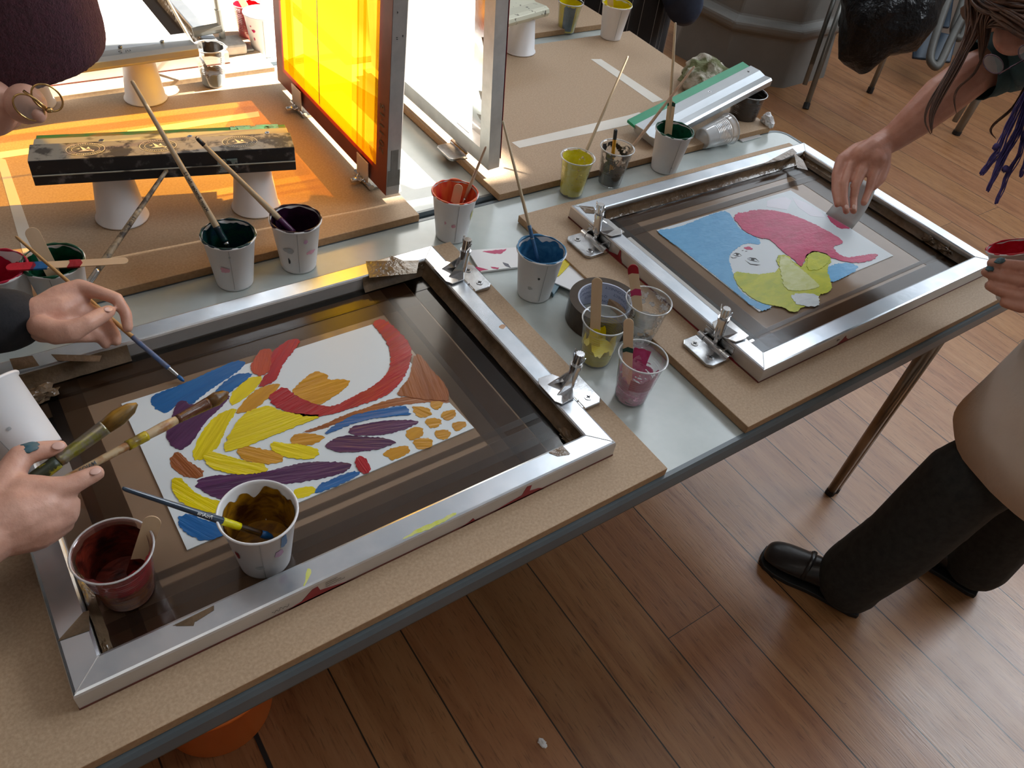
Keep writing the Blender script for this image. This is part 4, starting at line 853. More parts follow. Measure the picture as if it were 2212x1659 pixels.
def brush(tip, end, label, r=.0045, m=None, ferrule=None, bristle=None, bl=.02, fl=.035, brr=None, end_m=None, text=None, group='paint brushes in the cups', inky=None, flatb=1.0):
    tip, end = Vector(tip), Vector(end); d = (end - tip); L = d.length; d.normalize()
    t = thing('paint_brush', tip, label, 'brush', group); q = Vector((0, 0, 1)).rotation_difference(d); t.rotation_mode = 'QUATERNION'; t.rotation_quaternion = q; bpy.context.view_layer.update()
    brr = brr or r * 1.1
    bm = BM(); zs = [bl + fl, bl + fl + .02, bl + fl + (L - bl - fl) * .3, bl + fl + (L - bl - fl) * .65, L - .004, L - .001, L]; rs = [r * .95, r * 1.15, r * 1.0, r * .82, r * .66, r * .5, r * .2]
    atube(bm, [(0, 0, z) for z in zs], rs, 14); finish('handle', bm, m or M_brushwood, t, smooth=True)
    bm = BM(); atube(bm, [(0, 0, bl), (0, 0, bl + .003), (0, 0, bl + fl - .006), (0, 0, bl + fl - .005), (0, 0, bl + fl - .003), (0, 0, bl + fl)], [brr, brr * .97, r * 1.02, r * 1.12, r * 1.02, r * 1.0], 14, flat=1); finish('ferrule', bm, ferrule or M_chrome_d, t, smooth=True)
    bm = BM(); atube(bm, [(0, 0, bl), (0, 0, bl * .6), (0, 0, bl * .2), (0, 0, 0)], [brr * .95, brr * 1.15, brr * .8, brr * .2], 12, flat=flatb); finish('bristles', bm, bristle or BLUE, t, smooth=True)
    if end_m is not None:
        bm = BM(); atube(bm, [(0, 0, L - .018), (0, 0, L - .004), (0, 0, L + .0004)], [r * .74, r * .70, r * .3], 14); finish('painted_end', bm, end_m, t, smooth=True)
    if inky is not None:
        z0, z1, im = inky; zz = [z0 + (z1 - z0) * k / 8 for k in range(9)]
        bm = BM(); atube(bm, [(0, 0, z) for z in zz], [r * (1.16 + .12 * pnoise(Vector((z * 200, 0, 1)))) for z in zz], 14); finish('dried_paint', bm, im, t, smooth=True)
    if text:
        s_, zc, size, tm = text; v = (t.matrix_world.to_quaternion().inverted() @ (Vector(CAM_LOC) - tip)); a0 = math.atan2(v.y, v.x); mw = t.matrix_world.copy(); rr = r * 1.03 + .0003
        text_mesh('lettering', s_, size, lambda x, y: mw @ Vector((rr * math.cos(a0 + y / rr), rr * math.sin(a0 + y / rr), zc + x)), tm, t, bold=.0001)
    return t

G_P = 'white paper paint cups'; G_C = 'clear plastic paint cups'; G_ST = 'wooden craft sticks'
M_darkmix = paint('dark_mix', (.006, .016, .035), (.006, .05, .03)); M_purpin = paint('dark_purple', (.028, .006, .024), (.012, .004, .012)); M_bluein = paint('teal_blue', (.02, .12, .26), (.07, .24, .42))
M_redor = paint('red_and_orange', (.60, .02, .03), (.75, .20, .06), st=(1, 1, .15)); M_brownin = paint('brown_ochre', (.36, .17, .006), (.07, .02, .006)); M_darkred = paint('brown_red', (.16, .02, .01), (.02, .004, .004)); M_greenin = paint('green_in', (.006, .10, .05), (.003, .04, .02))
M_pinkin = paint('crimson_in', (.50, .01, .05), (.36, .008, .035)); M_yin = paint('lemon', (.62, .56, .0), (.54, .50, .02))
ST_P = mat('faint_purple_stain', (.42, .26, .38), None, rough=.5); ST_R = mat('faint_pink_stain', (.62, .33, .42), None, rough=.5); ST_G = mat('faint_grey_stain', (.40, .42, .44), None, rough=.5); ST_K = M_ink

cBlue = paper_cup((.936, .473, H + .0015), 'white paper cup of blue paint between the two screens', G_P, M_bluein, .93, .012, 3, stains=((235, .62, .002, .003, ST_K), (215, .35, .005, .004, ST_G), (290, .5, .002, .002, ST_G)), puddle=.42, rimpaint=True)
cRed = paper_cup((.889, .703, H + .0015), 'white paper cup of red and orange paint beside the upright screens', G_P, M_redor, .97, .006, 5, stains=((240, .45, .004, .004, ST_R), (215, .5, .002, .004, ST_R), (300, .62, .003, .012, mat('olive_streak', (.5, .5, .2), None, rough=.5))), puddle=.3, rimpaint=True)
cPurple = paper_cup((.573, .737, H + .0015), 'white paper cup of dark purple paint behind the near left screen', G_P, M_purpin, .96, .005, 8, stains=((225, .55, .010, .006, ST_G), (285, .48, .009, .005, ST_R), (270, .75, .004, .004, ST_P), (222, .3, .002, .006, ST_K)), puddle=.4, rimpaint=True)
cGreen = paper_cup((.451, .737, H + .0015), 'white paper cup of dark green and navy paint, left of the purple one', G_P, M_darkmix, .95, .008, 11, stains=((232, .5, .008, .006, ST_R), (250, .8, .002, .002, ST_G)), puddle=.3, rimpaint=True)
cBrown = paper_cup((.276, .152, MZ + .0006), 'white paper cup of brown ochre paint standing on the near screen', G_P, M_brownin, .86, .016, 14, stains=((205, .55, .003, .010, M_stain_red), (290, .78, .005, .014, mat('slate_blue_smear', (.08, .16, .30), None, rough=.4)), (280, .55, .006, .008, ST_P), (245, .32, .006, .003, ST_G)), puddle=.32, rt=.046)
cWhiteFar = paper_cup((1.888, 1.405, BD + .0006), 'white paper cup of lime paint at the far corner of the rear board', G_P, YEL, .95, .005, 17, puddle=.6, rimpaint=True)
cG16 = paper_cup((1.519, .738, H + .0015), 'white paper cup of green paint in front of the green squeegee', G_P, M_greenin, .96, .006, 20, stains=((250, .2, .002, .002, ST_G),), puddle=.5, rimpaint=True)
cRedL = paper_cup((0.1041,0.7901,0.742), 'white paper cup of crimson paint at the left edge beside the green one', G_P, M_pinkin, .8, .022, 23, puddle=.3, rimpaint=True)
cGreenL = paper_cup((0.1829,0.7737,0.742), 'white paper cup of green paint behind the painting hand', G_P, M_greenin, .95, .006, 26, puddle=.4, rimpaint=True)
cW23 = paper_cup((.866, 1.633, H + .0015), 'white paper cup with pink spots beside the upright yellow screen', G_P, None, stains=((215, .65, .005, .004, PINK), (205, .75, .002, .002, PINK), (212, .45, .002, .004, PINK)), h=.106, rt=.047)
# upside-down paper cups that carry the squeegees
def stand_cup(loc, label):
    t = paper_cup(loc, label, 'upturned paper cups holding up squeegees'); t.rotation_quaternion = Quaternion((1, 0, 0), math.pi); t.location = (loc[0], loc[1], loc[2] + .102); return t
stand_cup((.329, .985, BD + .0006), 'upturned white paper cup under the left end of the black squeegee')
stand_cup((.566, .925, BD + .0006), 'upturned white paper cup under the right end of the black squeegee')
stand_cup((.505, 1.440, BD + .0006), 'upturned white paper cup under the sunlit silver squeegee')
stand_cup((.278, 1.485, BD + .0006), 'upturned white paper cup beside the head of the left person')
stand_cup((1.540, 1.405, BD + .0006), 'upturned white paper cup under the paint-flecked squeegee at the top')
# clear cups
cYel = clear_cup((.927, .270, H + .0015), 'clear plastic cup half full of yellow paint in front of the tape roll', G_C, YEL, .42, .035, 31, puddle=.3)
cWht = clear_cup((1.034, .277, H + .0015), 'clear plastic cup smeared white inside, between tape roll and right screen', G_C, smearmat('white_smear', (.62, .64, .66), (.78, .8, .82), .52, 60), .95, .004, 33, puddle=None, rt=.0405, extra=((.55, .97, M_clearmilk, 190, 260, .01),))
cPink = clear_cup((.923, .167, H + .0015), 'clear plastic cup with pink and crimson paint, nearest the table edge', G_C, smearmat('pink_smear', (.62, .16, .32), (.72, .40, .52), .42, 55, stretch=(1, 1, 3)), .62, .02, 35, puddle=.12, h=.096, rt=.040, extra=((.42, .70, PINK, 205, 300, .008), (.5, .85, FP, 20, 70, .01)))
cYsm = clear_cup((1.227, .737, H + .0015), 'clear plastic cup coated in yellow paint behind the right screen', G_C, smearmat('yellow_smear', (.70, .62, .005), (.74, .68, .10), .36, 60), .97, .004, 37, puddle=.2, rt=.0375)
cBsm = clear_cup((1.342, .737, H + .0015), 'clear plastic cup smeared with black paint, holding a yellow pencil', G_C, smearmat('black_smear', (.012, .012, .014), (.03, .03, .03), .52, 42), .95, .004, 39, puddle=.12, rt=.0385, extra=((.04, .42, BLK, 0, 360, .02),))
cRedClear = clear_cup((.118, .187, MZ + .0006), 'red-smeared plastic cup of dark brown paint at the lower left on the near screen', G_C, M_darkred, .93, .005, 41, wall=M_clearred, puddle=.3, h=.090, rt=.0435, rb=.030, extra=((.45, .92, paint('crimson_film', (.48, .01, .03), (.34, .008, .02)), 200, 340, .012), (.03, .45, M_brownin, 190, 340, .01)))
cSilv = clear_cup((.670, 1.461, H + .0185), 'clear plastic cup of black paint at the end of the sunlit silver squeegee', G_C, BLK, .30, .01, 43, puddle=.25, rt=.036, extra=((.6, .97, BLK, -60, 100, .004), (.05, .35, mat('grey_wash', (.16, .2, .22), None, rough=.3), 0, 360, .006)))
cLime = clear_cup((1.8,1.518,0.742), 'yellow and blue smeared plastic cup behind the far squeegee end', G_C, YEL, .95, .006, 45, puddle=.2, extra=((.1, .9, paint('slate', (.04, .09, .11), (.02, .06, .08)), 200, 265, .01),))
cRedFar = clear_cup((0.8561,1.714,0.742), 'tall red plastic cup at the top beside the pink-spotted one', G_C, paint('bright_red', (.62, .006, .02), (.5, .005, .015)), .95, .004, 47, puddle=.4, h=.10)
# the tipped-over cup
lyA, lyB = Vector((1.682,0.78,0.768)), Vector((1.784,0.7779,0.78)); ax_ = (lyB - lyA); ax_.z = .0125 / .092 * ax_.length; 
cLie = clear_cup((lyA.x, lyA.y, H + .0015 + .0265), 'milky plastic cup lying on its side by the green squeegee', G_C, smearmat('black_blot', (.012, .012, .014), (.03, .03, .03), .56, 30), .97, .003, 49, axis=ax_, wall=M_clearmilk, puddle=None, extra=((.03, .45, PWHITE, 0, 360, .02),))
t = clear_cup((1.913,0.8502,0.742), 'smoked brown plastic tub under the raised end of the green squeegee', None, None, name='plastic_tub', h=.085, rt=.045, rb=.036, wall=M_darkglass); t['category'] = 'tub'
t = thing('plastic_spoon', (1.825,0.7651,0.742), 'clear plastic spoon handle beside the tipped-over cup', 'spoon'); bm = BM(); a, b = Vector((1.806,0.7661,0.745)), Vector((1.874,0.7714,0.747)); aprism(bm, [(0, -.006), (.05, -.009), (.075, -.010), (.08, 0), (.075, .010), (.05, .009), (0, .006)], 0, .002)
sp = finish('spoon_handle', bm, M_clearmilk, t); t.rotation_euler = (0, 0, math.atan2(b.y - a.y, b.x - a.x))

# sticks
craft_stick((.925, .272, H + .010), (0.9247,0.3105,0.895), 'plain craft stick in the yellow paint cup', G_ST, dips=((0, .34, YEL, 'yellow paint'),))
craft_stick((1.040, .275, H + .008), (1.02,0.3252,0.8825), 'craft stick with a crimson tip in the white-smeared cup', G_ST, dips=((.88, 1.0, RED, 'crimson tip'), (.58, .66, PINK, 'crimson spot')))
craft_stick((.912, .172, H + .030), (0.9214,0.2178,0.8783), 'craft stick with green spots in the pink paint cup', G_ST, wdt=.0165, dips=((.50, .56, DGREEN, 'green spot'),))
craft_stick((.128, .180, MZ + .030), (0.1707,0.197,0.8694), 'short craft stick in the red-smeared cup of brown paint', G_ST, wdt=.020, dips=((0, .30, M_darkred, 'brown paint'),))
craft_stick((0.1195,0.7713,0.85), (0.2828,0.7145,0.852), 'craft stick smeared red and blue lying across the crimson and green cups', G_ST, m=M_wood, facing=(0, 0, 1), dips=((0, .22, paint('red_wet', (.55, .008, .03)), 'wet red paint'), (.2, .33, BLUE, 'blue paint'), (.5, .60, RED, 'red smear')))
craft_stick((0.1824,0.7669,0.775), (0.1692,0.8106,0.885), 'plain craft stick leaning in the green paint cup behind the hand', G_ST, wdt=.021)
craft_stick((1.517, .742, H + .035), (1.539,0.7891,0.888), 'craft stick with green flecks in the green paint cup', G_ST, dips=((0, .38, DGREEN, 'green paint'), (.90, .96, DGREEN, 'green fleck')))
craft_stick((.886, .704, H + .04), (0.9012,0.7092,0.8533), 'short craft stick in the red and orange paint cup', G_ST, dips=((0, .3, M_redor, 'orange paint'),))
craft_stick((.868, 1.63, H + .03), (0.8427,1.746,0.8615), 'craft stick in the pink-spotted cup at the top', G_ST)
craft_stick((1.885, 1.405, BD + .02), (1.851,1.411,0.9035), 'craft stick in the far cup of lime paint', G_ST)
# brushes
LT = ('Major Bristles  Nr.12', .150, .0085, M_ink)
brush((.462, .728, H + .030), (0.3768,0.8796,1.063), 'long pale brush with printed lettering in the dark green cup', r=.0052, m=M_brushwood, inky=(.055, .085, M_darkmix), text=LT, bristle=M_darkmix)
brush((.585, .728, H + .048), (0.4546,0.8568,0.9628), 'pale brush with a black-painted end in the purple paint cup', r=.0052, m=M_brushwood, end_m=M_black, inky=(.03, .065, PURP), bristle=PURP)
brush((0.2027,0.7574,0.775), (0.4199,0.9266,0.88), 'ink-stained brush leaning out of the green cup behind the hand', r=.0052, m=M_brushold, end_m=M_brushwood, text=('Nr.12', .16, .008, M_ink), bristle=DGREEN)
brush((0.2877,0.5023,0.7655), (0.1455,0.7335,0.925), 'thin tan brush held by the left person, tip in blue paint on the near screen', r=.0034, m=M_brushtan, bristle=BLUE, bl=.012, fl=.030, inky=(.03, .10, paint('blue_grey', (.05, .12, .30), (.16, .15, .18))), brr=.003, group='brushes held by the left person')
brush((.288, .145, MZ + .045), (0.1493,0.1908,0.9437), 'dark navy brush resting in the brown ochre paint cup', r=.0042, m=M_navy, bristle=BLUE, inky=(.05, .075, M_yin), text=('ProArte', .10, .006, M_inkwhite), bl=.02)
brush((.945, .468, H + .040), (0.9274,0.629,1.021), 'thin brush with a mauve-stained handle in the blue paint cup', r=.0032, m=M_brushwood, inky=(.03, .10, paint('blue_dried', (.04, .12, .25))), bristle=BLUE)
brush((.893, .700, H + .03), (0.9611,0.7169,0.9193), 'brown brush leaning in the red and orange paint cup', r=.0032, m=M_brushpink, bristle=ORED)
brush((1.236, .745, H + .03), (1.417,0.844,0.9877), 'thin brush with a long bare handle in the yellow-coated cup', r=.0032, m=M_brushwood, bristle=YEL, ferrule=M_brushwood)
brush((1.333, .737, H + .010), (1.554,0.7644,0.98), 'orange-brown brush in the black-smeared cup, crossing the green squeegee', r=.0038, m=M_brushpink, bristle=BLK, ferrule=M_brushpink)
brush((1.527, .745, H + .03), (1.551,0.8527,1.045), 'pale upright brush standing behind the craft stick in the green paint cup', r=.0040, m=M_brushwood, bristle=DGREEN, ferrule=M_black)
brush((.662, 1.466, BD + .03), (0.6418,1.697,0.9051), 'pale glinting brush in the cup of black paint at the top left', r=.0036, m=M_brushwood, bristle=BLK)
# pencil
tip = Vector((1.345, .740, H + .012)); end = Vector((1.322,0.7361,0.8799)); d = (end - tip); L = d.length
t = thing('pencil', tip, 'yellow pencil with a black end standing in the black-smeared cup', 'pencil'); t.rotation_mode = 'QUATERNION'; t.rotation_quaternion = Vector((0, 0, 1)).rotation_difference(d.normalized())
bm = BM(); atube(bm, [(0, 0, .012), (0, 0, L - .024)], .0042, 6); finish('barrel', bm, mat('pencil_yellow', (.75, .36, .015), None, rough=.35), t)
bm = BM(); atube(bm, [(0, 0, L - .024), (0, 0, L - .002), (0, 0, L)], [.0044, .0044, .003], 10); finish('black_end', bm, M_black, t); bm = BM(); atube(bm, [(0, 0, 0), (0, 0, .012)], [.0005, .0042], 8); finish('point', bm, M_wood, t)

# ------------------------------------------------------------------ cards, tape roll, squeegees, rag
def card(pts, z, label, th=.0015, m=None):
    bm = BM(); aprism(bm, pts, z, z + th); o = finish('white_card', bm, m or M_card, None, bevel=.0003); tag(o, label, 'card', 'white spreader cards'); return o
cd = card([(0.888,0.6387),(0.9887,0.6063),(0.9898,0.571),(0.9718,0.5452),(0.8741,0.5681)], H + .0016, 'long white card with pink paint edges left of the blue paint cup', .004)
bm = BM(); aprism(bm, ragged([(0.9131,0.6228),(0.9638,0.609),(0.9435,0.6007),(0.9253,0.6105)], .001, 2), H + .0056, H + .0060); aprism(bm, ragged([(0.8679,0.5893),(0.8822,0.5778),(0.8916,0.5671),(0.8674,0.5715)], .001, 3), H + .0056, H + .0060); aprism(bm, ragged([(0.9007,0.5728),(0.9143,0.5633),(0.9093,0.5607),(0.8999,0.5682)], .001, 3), H + .0056, H + .0060)
part('paint_smear', bm, PINK, cd)['label'] = 'pink paint smears'
bm = BM(); aprism(bm, ragged([(0.9313,0.5756),(0.9382,0.5658),(0.9364,0.5533),(0.9288,0.5618)], .001, 2), H + .0056, H + .0060); part('paint_smear', bm, mat('grey_dry_paint', (.12, .12, .15), None, rough=.5), cd)
c2_ = card([(1.062,0.5557),(1.079,0.505),(1.098,0.4345),(1.072,0.4204),(1.011,0.414),(0.9816,0.4717),(1.032,0.5345)], H + .010, 'white card with a yellow dab right of the blue paint cup', .0025)
bm = BM(); aprism(bm, [(0.9636,0.4594),(0.9911,0.4785),(0.9951,0.4655),(0.9609,0.4435)], H + .0016, H + .010); o = finish('dark_block', bm, mat('grey_blue_block', (.12, .2, .24), None, rough=.4), None, bevel=.001); tag(o, 'small grey blue block under the edge of the yellow-dabbed card', 'block')
bm = BM(); pts_ = [(1.066,0.5232),(1.058,0.5318),(1.03,0.519),(0.9955,0.485),(0.998,0.4806),(1.025,0.4931),(1.047,0.5045)]; aprism(bm, smooth_poly(pts_, 2), H + .0125, H + .0150); part('paint_dab', bm, YEL, c2_, bevel=.0008)['label'] = 'thick yellow dab'
t = thing('parcel_tape_roll', (1.005, .352, H + .0015), 'roll of brown parcel tape lying flat beside the yellow paint cup', 'tape roll')
bm = BM(); alathe(bm, [(.0512, 0), (.067, 0), (.067, .048), (.0512, .048)], 64, close=True); finish('brown_tape', bm, mat('parcel_tape_brown', (.050, .034, .022), (.07, .048, .032), 30, .22, Specular_IOR_Level=.3), t)
bm = BM(); alathe(bm, [(.0485, 0), (.0511, 0), (.0511, .0484), (.0485, .0484)], 64, close=True); cre = finish('card_core', bm, mat('core_pale_blue', (.46, .50, .62), None, rough=.6), t)
bpy.context.view_layer.update()
for row in range(4):
    for k in range(4):
        a0 = math.radians(90 * k + 45 + 22 * row); zz = .008 + .0108 * row; mwt = t.matrix_world.copy()
        text_mesh('lettering', 'Q-CONNECT', .0078, lambda x, y: mwt @ Vector((.0482 * math.cos(a0 + x / .0482), .0482 * math.sin(a0 + x / .0482), zz - y)), mat('core_print', (.10, .12, .24), None, rough=.6), cre)
# squeegees
def squeegee(o_, xdir, zdir, L, prof, label, mats, screws=(), group='screen printing squeegees'):
    """prof: list of (polygon in local (y, z), material, part name)"""
    t = thing('squeegee', o_, label, 'squeegee', group); x = Vector(xdir).normalized(); z = Vector(zdir); z = (z - x * z.dot(x)).normalized(); y = z.cross(x)
    t.matrix_world = Matrix.Translation(Vector(o_)) @ Matrix(((x.x, y.x, z.x, 0), (x.y, y.y, z.y, 0), (x.z, y.z, z.z, 0), (0, 0, 0, 1))); bpy.context.view_layer.update()
    for poly, m, nm in prof:
        bm = BM(); a = [bm.verts.new((0, p[0], p[1])) for p in poly]; b = [bm.verts.new((L, p[0], p[1])) for p in poly]; n = len(poly); bm.faces.new(a); bm.faces.new(b[::-1])
        for i in range(n): bm.faces.new((a[i], b[i], b[(i + 1) % n], a[(i + 1) % n]))
        finish(nm, bm, m, t, bevel=.0008)
    for (sx, sy, sz) in screws:
        bm = BM(); atube(bm, [(sx, sy, sz), (sx, sy, sz + .0014)], .0042, 16); s_ = finish('screw', bm, M_chrome, t); bm = BM(); abox(bm, sx - .003, sx + .003, sy - .0006, sy + .0006, sz + .0014, sz + .0018); abox(bm, sx - .0006, sx + .0006, sy - .003, sy + .003, sz + .0014, sz + .0018); finish('screw_slot', bm, M_black, s_)
    return t
M_sqtop = mat('squeegee_inky_alu', (.30, .29, .26), (.06, .055, .05), 34, .4, .4, .3, 60, lo=.46, hi=.56, detail=7)
M_sqpale = mat('squeegee_pale_alu', (.42, .42, .36), (.12, .11, .09), 30, .4, .4, lo=.58, hi=.66, stretch=(.4, 1, 1))
M_sqblack = mat('squeegee_black_crust', (.010, .011, .014), (.13, .12, .125), 38, .38, 0, .9, 60, lo=.56, hi=.68, detail=6)
M_sqgreen = mat('squeegee_painted_green', (.02, .12, .03), (.16, .10, .02), 28, .3, 0, .5, 50, lo=.45, hi=.62, stretch=(.5, 1, 1))
a_, b_ = Vector((0.2036,0.9688,0.862)), Vector((0.6285,0.8586,0.862)); 
sq1 = squeegee(a_, b_ - a_, (0, 0, 1), (b_ - a_).length, [
  ([(0, 0), (.004, .044), (.060, .044), (.066, .038), (.066, 0)], M_sqblack, 'handle'),
  ([(.0002, .017), (-.0014, .0175), (-.0012, .0195), (.0006, .020)], M_sqpale, 'ridge'),
  ([(.0045, .0442), (.0600, .0442), (.0600, .0450), (.0050, .0450)], M_sqtop, 'top_face'),
  ([(.066, 0), (.066, .026), (.072, .032), (.112, .028), (.112, .006)], M_sqpale, 'blade_holder'),
  ([(.108, .014), (.140, .012), (.140, .020), (.108, .023)], M_sqgreen, 'blade')], 'black ink-crusted squeegee with round badges, resting on two upturned cups', None,
  screws=((.11, .090, .0300), (.26, .090, .0300), (.40, .090, .0300)))
bm = BM(); abox(bm, .335, .425, .110, .138, .0215, .0228); finish('blue_paint', bm, smearmat('light_blue_smear', (.06, .35, .5), (.1, .15, .25), .45, 40), sq1)
bm = BM(); abox(bm, .30, .335, -.0005, .0015, .004, .030); finish('grey_paint', bm, smearmat('pale_smear', (.3, .3, .3), (.1, .2, .2), .48, 60), sq1)
mw1 = sq1.matrix_world.copy()
for cx_ in (.088, .205, .345):
    t = None; bm = BM(); n = 40; c = (cx_, .034)
    vs = [bm.verts.new((c[0] + .031 * math.cos(6.2832 * k / n), c[1] + .0215 * math.sin(6.2832 * k / n), .0453)) for k in range(n)]; bm.faces.new(vs)
    bd = finish('round_badge', bm, mat('badge_dark', (.06, .065, .07), (.10, .105, .11), 50, .4), sq1)
    for (ra, rb_, w_) in ((.0310, .0215, .0009), (.0225, .0150, .0006)):
        bm = BM(); o1 = [bm.verts.new((c[0] + ra * math.cos(6.2832 * k / n), c[1] + rb_ * math.sin(6.2832 * k / n), .0456)) for k in range(n)]; o2 = [bm.verts.new((c[0] + (ra - w_) * math.cos(6.2832 * k / n), c[1] + (rb_ - w_) * math.sin(6.2832 * k / n), .0456)) for k in range(n)]
        for k in range(n): bm.faces.new((o1[k], o1[(k + 1) % n], o2[(k + 1) % n], o2[k]))
        finish('badge_ring', bm, M_inkwhite, bd)
    bm = BM()
    for poly in ([(-.004, -.004), (-.009, .011), (.002, -.001)], [(.001, .001), (.004, .008), (.008, .0)], [(-.012, -.007), (.012, -.006), (.010, -.002), (-.004, -.003)], [(-.015, .002), (-.009, .004), (-.010, .001)], [(.004, -.005), (.013, -.009), (.014, -.004)]):
        bm.faces.new([bm.verts.new((c[0] + p[0], c[1] + p[1], .0456)) for p in poly])
    finish('badge_picture', bm, M_inkwhite, bd)
    bm = BM(); rnd = random.Random(int(cx_ * 1000))
    for k in range(44):   # worn lettering round the badge, too small to read
        a = 6.2832 * k / 44
        if k % 22 in (0, 1, 20, 21): continue
        for dr in (0, .0022):
            if dr and rnd.random() < .3: continue
            r1, r2 = .0245 + dr, .0245 + dr + .0015; e_ = .016 + .014 * rnd.random()
            bm.faces.new([bm.verts.new((c[0] + rr * math.cos(q), c[1] + rr * .69 * math.sin(q), .0457)) for rr, q in ((r1, a), (r2, a), (r2, a + e_ * 2), (r1, a + e_ * 2))])
    finish('worn_lettering', bm, M_inkwhite, bd)
M_sqalu = mat('squeegee_clean_alu', (.38, .41, .43), (.50, .53, .55), 10, .33, .8, stretch=(.2, 1, 1))
ga, gb, gc = Vector((1.52,0.8977,0.786)), Vector((1.94,0.9287,0.868)), Vector((1.975,0.8388,0.862))
gx = (gb - ga); gy = (gc - gb); gz = gx.cross(gy) * -1
if gz.z < 0: gz = -gz
sq2 = squeegee(ga, gx, gz, gx.length, [([(0, -.002), (-.034, -.002), (-.034, .006), (0, .006)], M_green, 'green_blade'),
  ([(-.026, -.006), (-.028, .010), (-.060, .014), (-.080, .010), (-.100, .015), (-.106, .010), (-.106, -.006), (-.100, -.010), (-.030, -.010)], M_sqalu, 'handle')],
  'silver squeegee with a bright green blade propped above the rear board', None, screws=((.10, -.045, .0115), (.25, -.045, .0115), (.40, -.045, .0115), (gx.length - .03, -.045, .0115)))
a_, b_ = Vector((0.3246,1.37,0.862)), Vector((0.6247,1.382,0.862)); 
sq3 = squeegee(a_, b_ - a_, (0, 0, 1), (b_ - a_).length, [([(0, .006), (.002, .018), (.012, .024), (.05, .020), (.075, .026), (.078, .018), (.078, .0), (.004, 0)], M_sqalu, 'handle'),
  ([(.074, .006), (.105, .004), (.105, .012), (.074, .014)], mat('blade_inky', (.02, .04, .03), (.35, .32, .03), 24, .4, lo=.55, hi=.7), 'blade')], 'sunlit silver squeegee at the top left with black pencil marks', None, screws=((.15, .055, .022), (.24, .055, .022)))
mw3 = sq3.matrix_world.copy(); text_mesh('pencil_marks', 'n/ 5', .022, lambda x, y: mw3 @ Vector((.15 - x * .8, .024 - y * .8, .0245)), M_ink, sq3)
a_, b_ = Vector((1.416,1.331,0.862)), Vector((1.706,1.397,0.862)); b_ = a_ + (b_ - a_).normalized() * .19; a_ = a_ - (b_ - a_).normalized() * .16
sq4 = squeegee(a_, b_ - a_, (0, 0, 1), (b_ - a_).length, [([(0, 0), (-.004, .010), (0, .020), (.012, .024), (.05, .022), (.08, .030), (.084, .0)], mat('squeegee_cream', (.55, .54, .42), (.08, .07, .05), 40, .4, .3, lo=.60, hi=.66), 'handle'),
  ([(.08, .006), (.11, .004), (.11, .012), (.08, .014)], M_black, 'blade')], 'cream paint-flecked squeegee at the top centre on an upturned cup', None)
# rag
bm = BM()
for k, (px_, rx, ry, rz) in enumerate((((1.931,1.028,0.79), .075, .055, .04), ((1.917,1.06,0.785), .045, .04, .035), ((1.943,0.9953,0.785), .06, .05, .035), ((1.943,1.055,0.8), .05, .05, .03), ((1.886,1.015,0.775), .035, .035, .022))):
    blob(bm, px_, rx, ry, rz, k, .5)
for v in bm.verts: v.co += Vector((0, 0, .012)) * pnoise(v.co * 34) + Vector((.006 * pnoise(v.co * 28), .006 * pnoise(v.co * 30 + Vector((3, 1, 2))), 0)); v.co.z = max(v.co.z, BD + .0005)
rag = finish('paint_rag', bm, M_rag, None, smooth=True); tag(rag, 'crumpled paint-stained rag behind the green squeegee', 'rag'); 
md = rag.modifiers.new('r', 'REMESH'); md.mode = 'VOXEL'; md.voxel_size = .004; md.use_smooth_shade = True
bm = BM(); blob(bm, (1.945,0.7922,0.77), .012, .016, .014, 3, .9); blob(bm, (1.942,0.7779,0.764), .008, .012, .010, 5, .9)
o = finish('tissue_scrap', bm, M_card, None); tag(o, 'scrap of crumpled tissue at the rear board corner', 'tissue')

# ------------------------------------------------------------------ things on the floor
t = thing('plastic_bucket', (.185, .36, 0), 'orange plastic bucket on the floor under the nearest table', 'bucket')
bm = BM(); alathe(bm, [(0, .0), (.105, 0), (.108, .004), (.135, .20), (.142, .205), (.138, .21), (.130, .205), (.103, .006), (0, .006)], 48); finish('bucket_body', bm, M_orange, t, smooth=True)
bm = BM(); abox(bm, .222, .2305, -.30, .262, .0004, .0016); o = finish('floor_gap_strip', bm, M_blackrubber); tag(o, 'black strip in the floorboard gap beside the orange bucket', 'strip')
bm = BM(); blob(bm, (.716, -.058, .004), .007, .011, .004, 4, .6); o = finish('paper_scrap', bm, M_card); tag(o, 'tiny pale scrap lying on the dark floorboards', 'scrap')
# grey covered plinth
t = thing('covered_plinth', (4.05, 2.50, 0), 'tall grey faceted plinth standing on the floor at the top right', 'plinth')
bm = BM(); n = 8; rings = []
for z, r in ((0, .50), (.24, .47), (.26, .50), (.30, .50), (.32, .45), (1.25, .40)):
    rings.append([bm.verts.new((r * math.cos(6.2832 * k / n + .45), r * math.sin(6.2832 * k / n + .45) * .9, z)) for k in range(n)])
for a, b in zip(rings, rings[1:]):
    for k in range(n): bm.faces.new((a[k], a[(k + 1) % n], b[(k + 1) % n], b[k]))
bm.faces.new(rings[-1]); finish('grey_cover', bm, M_grey, t, bevel=.012)
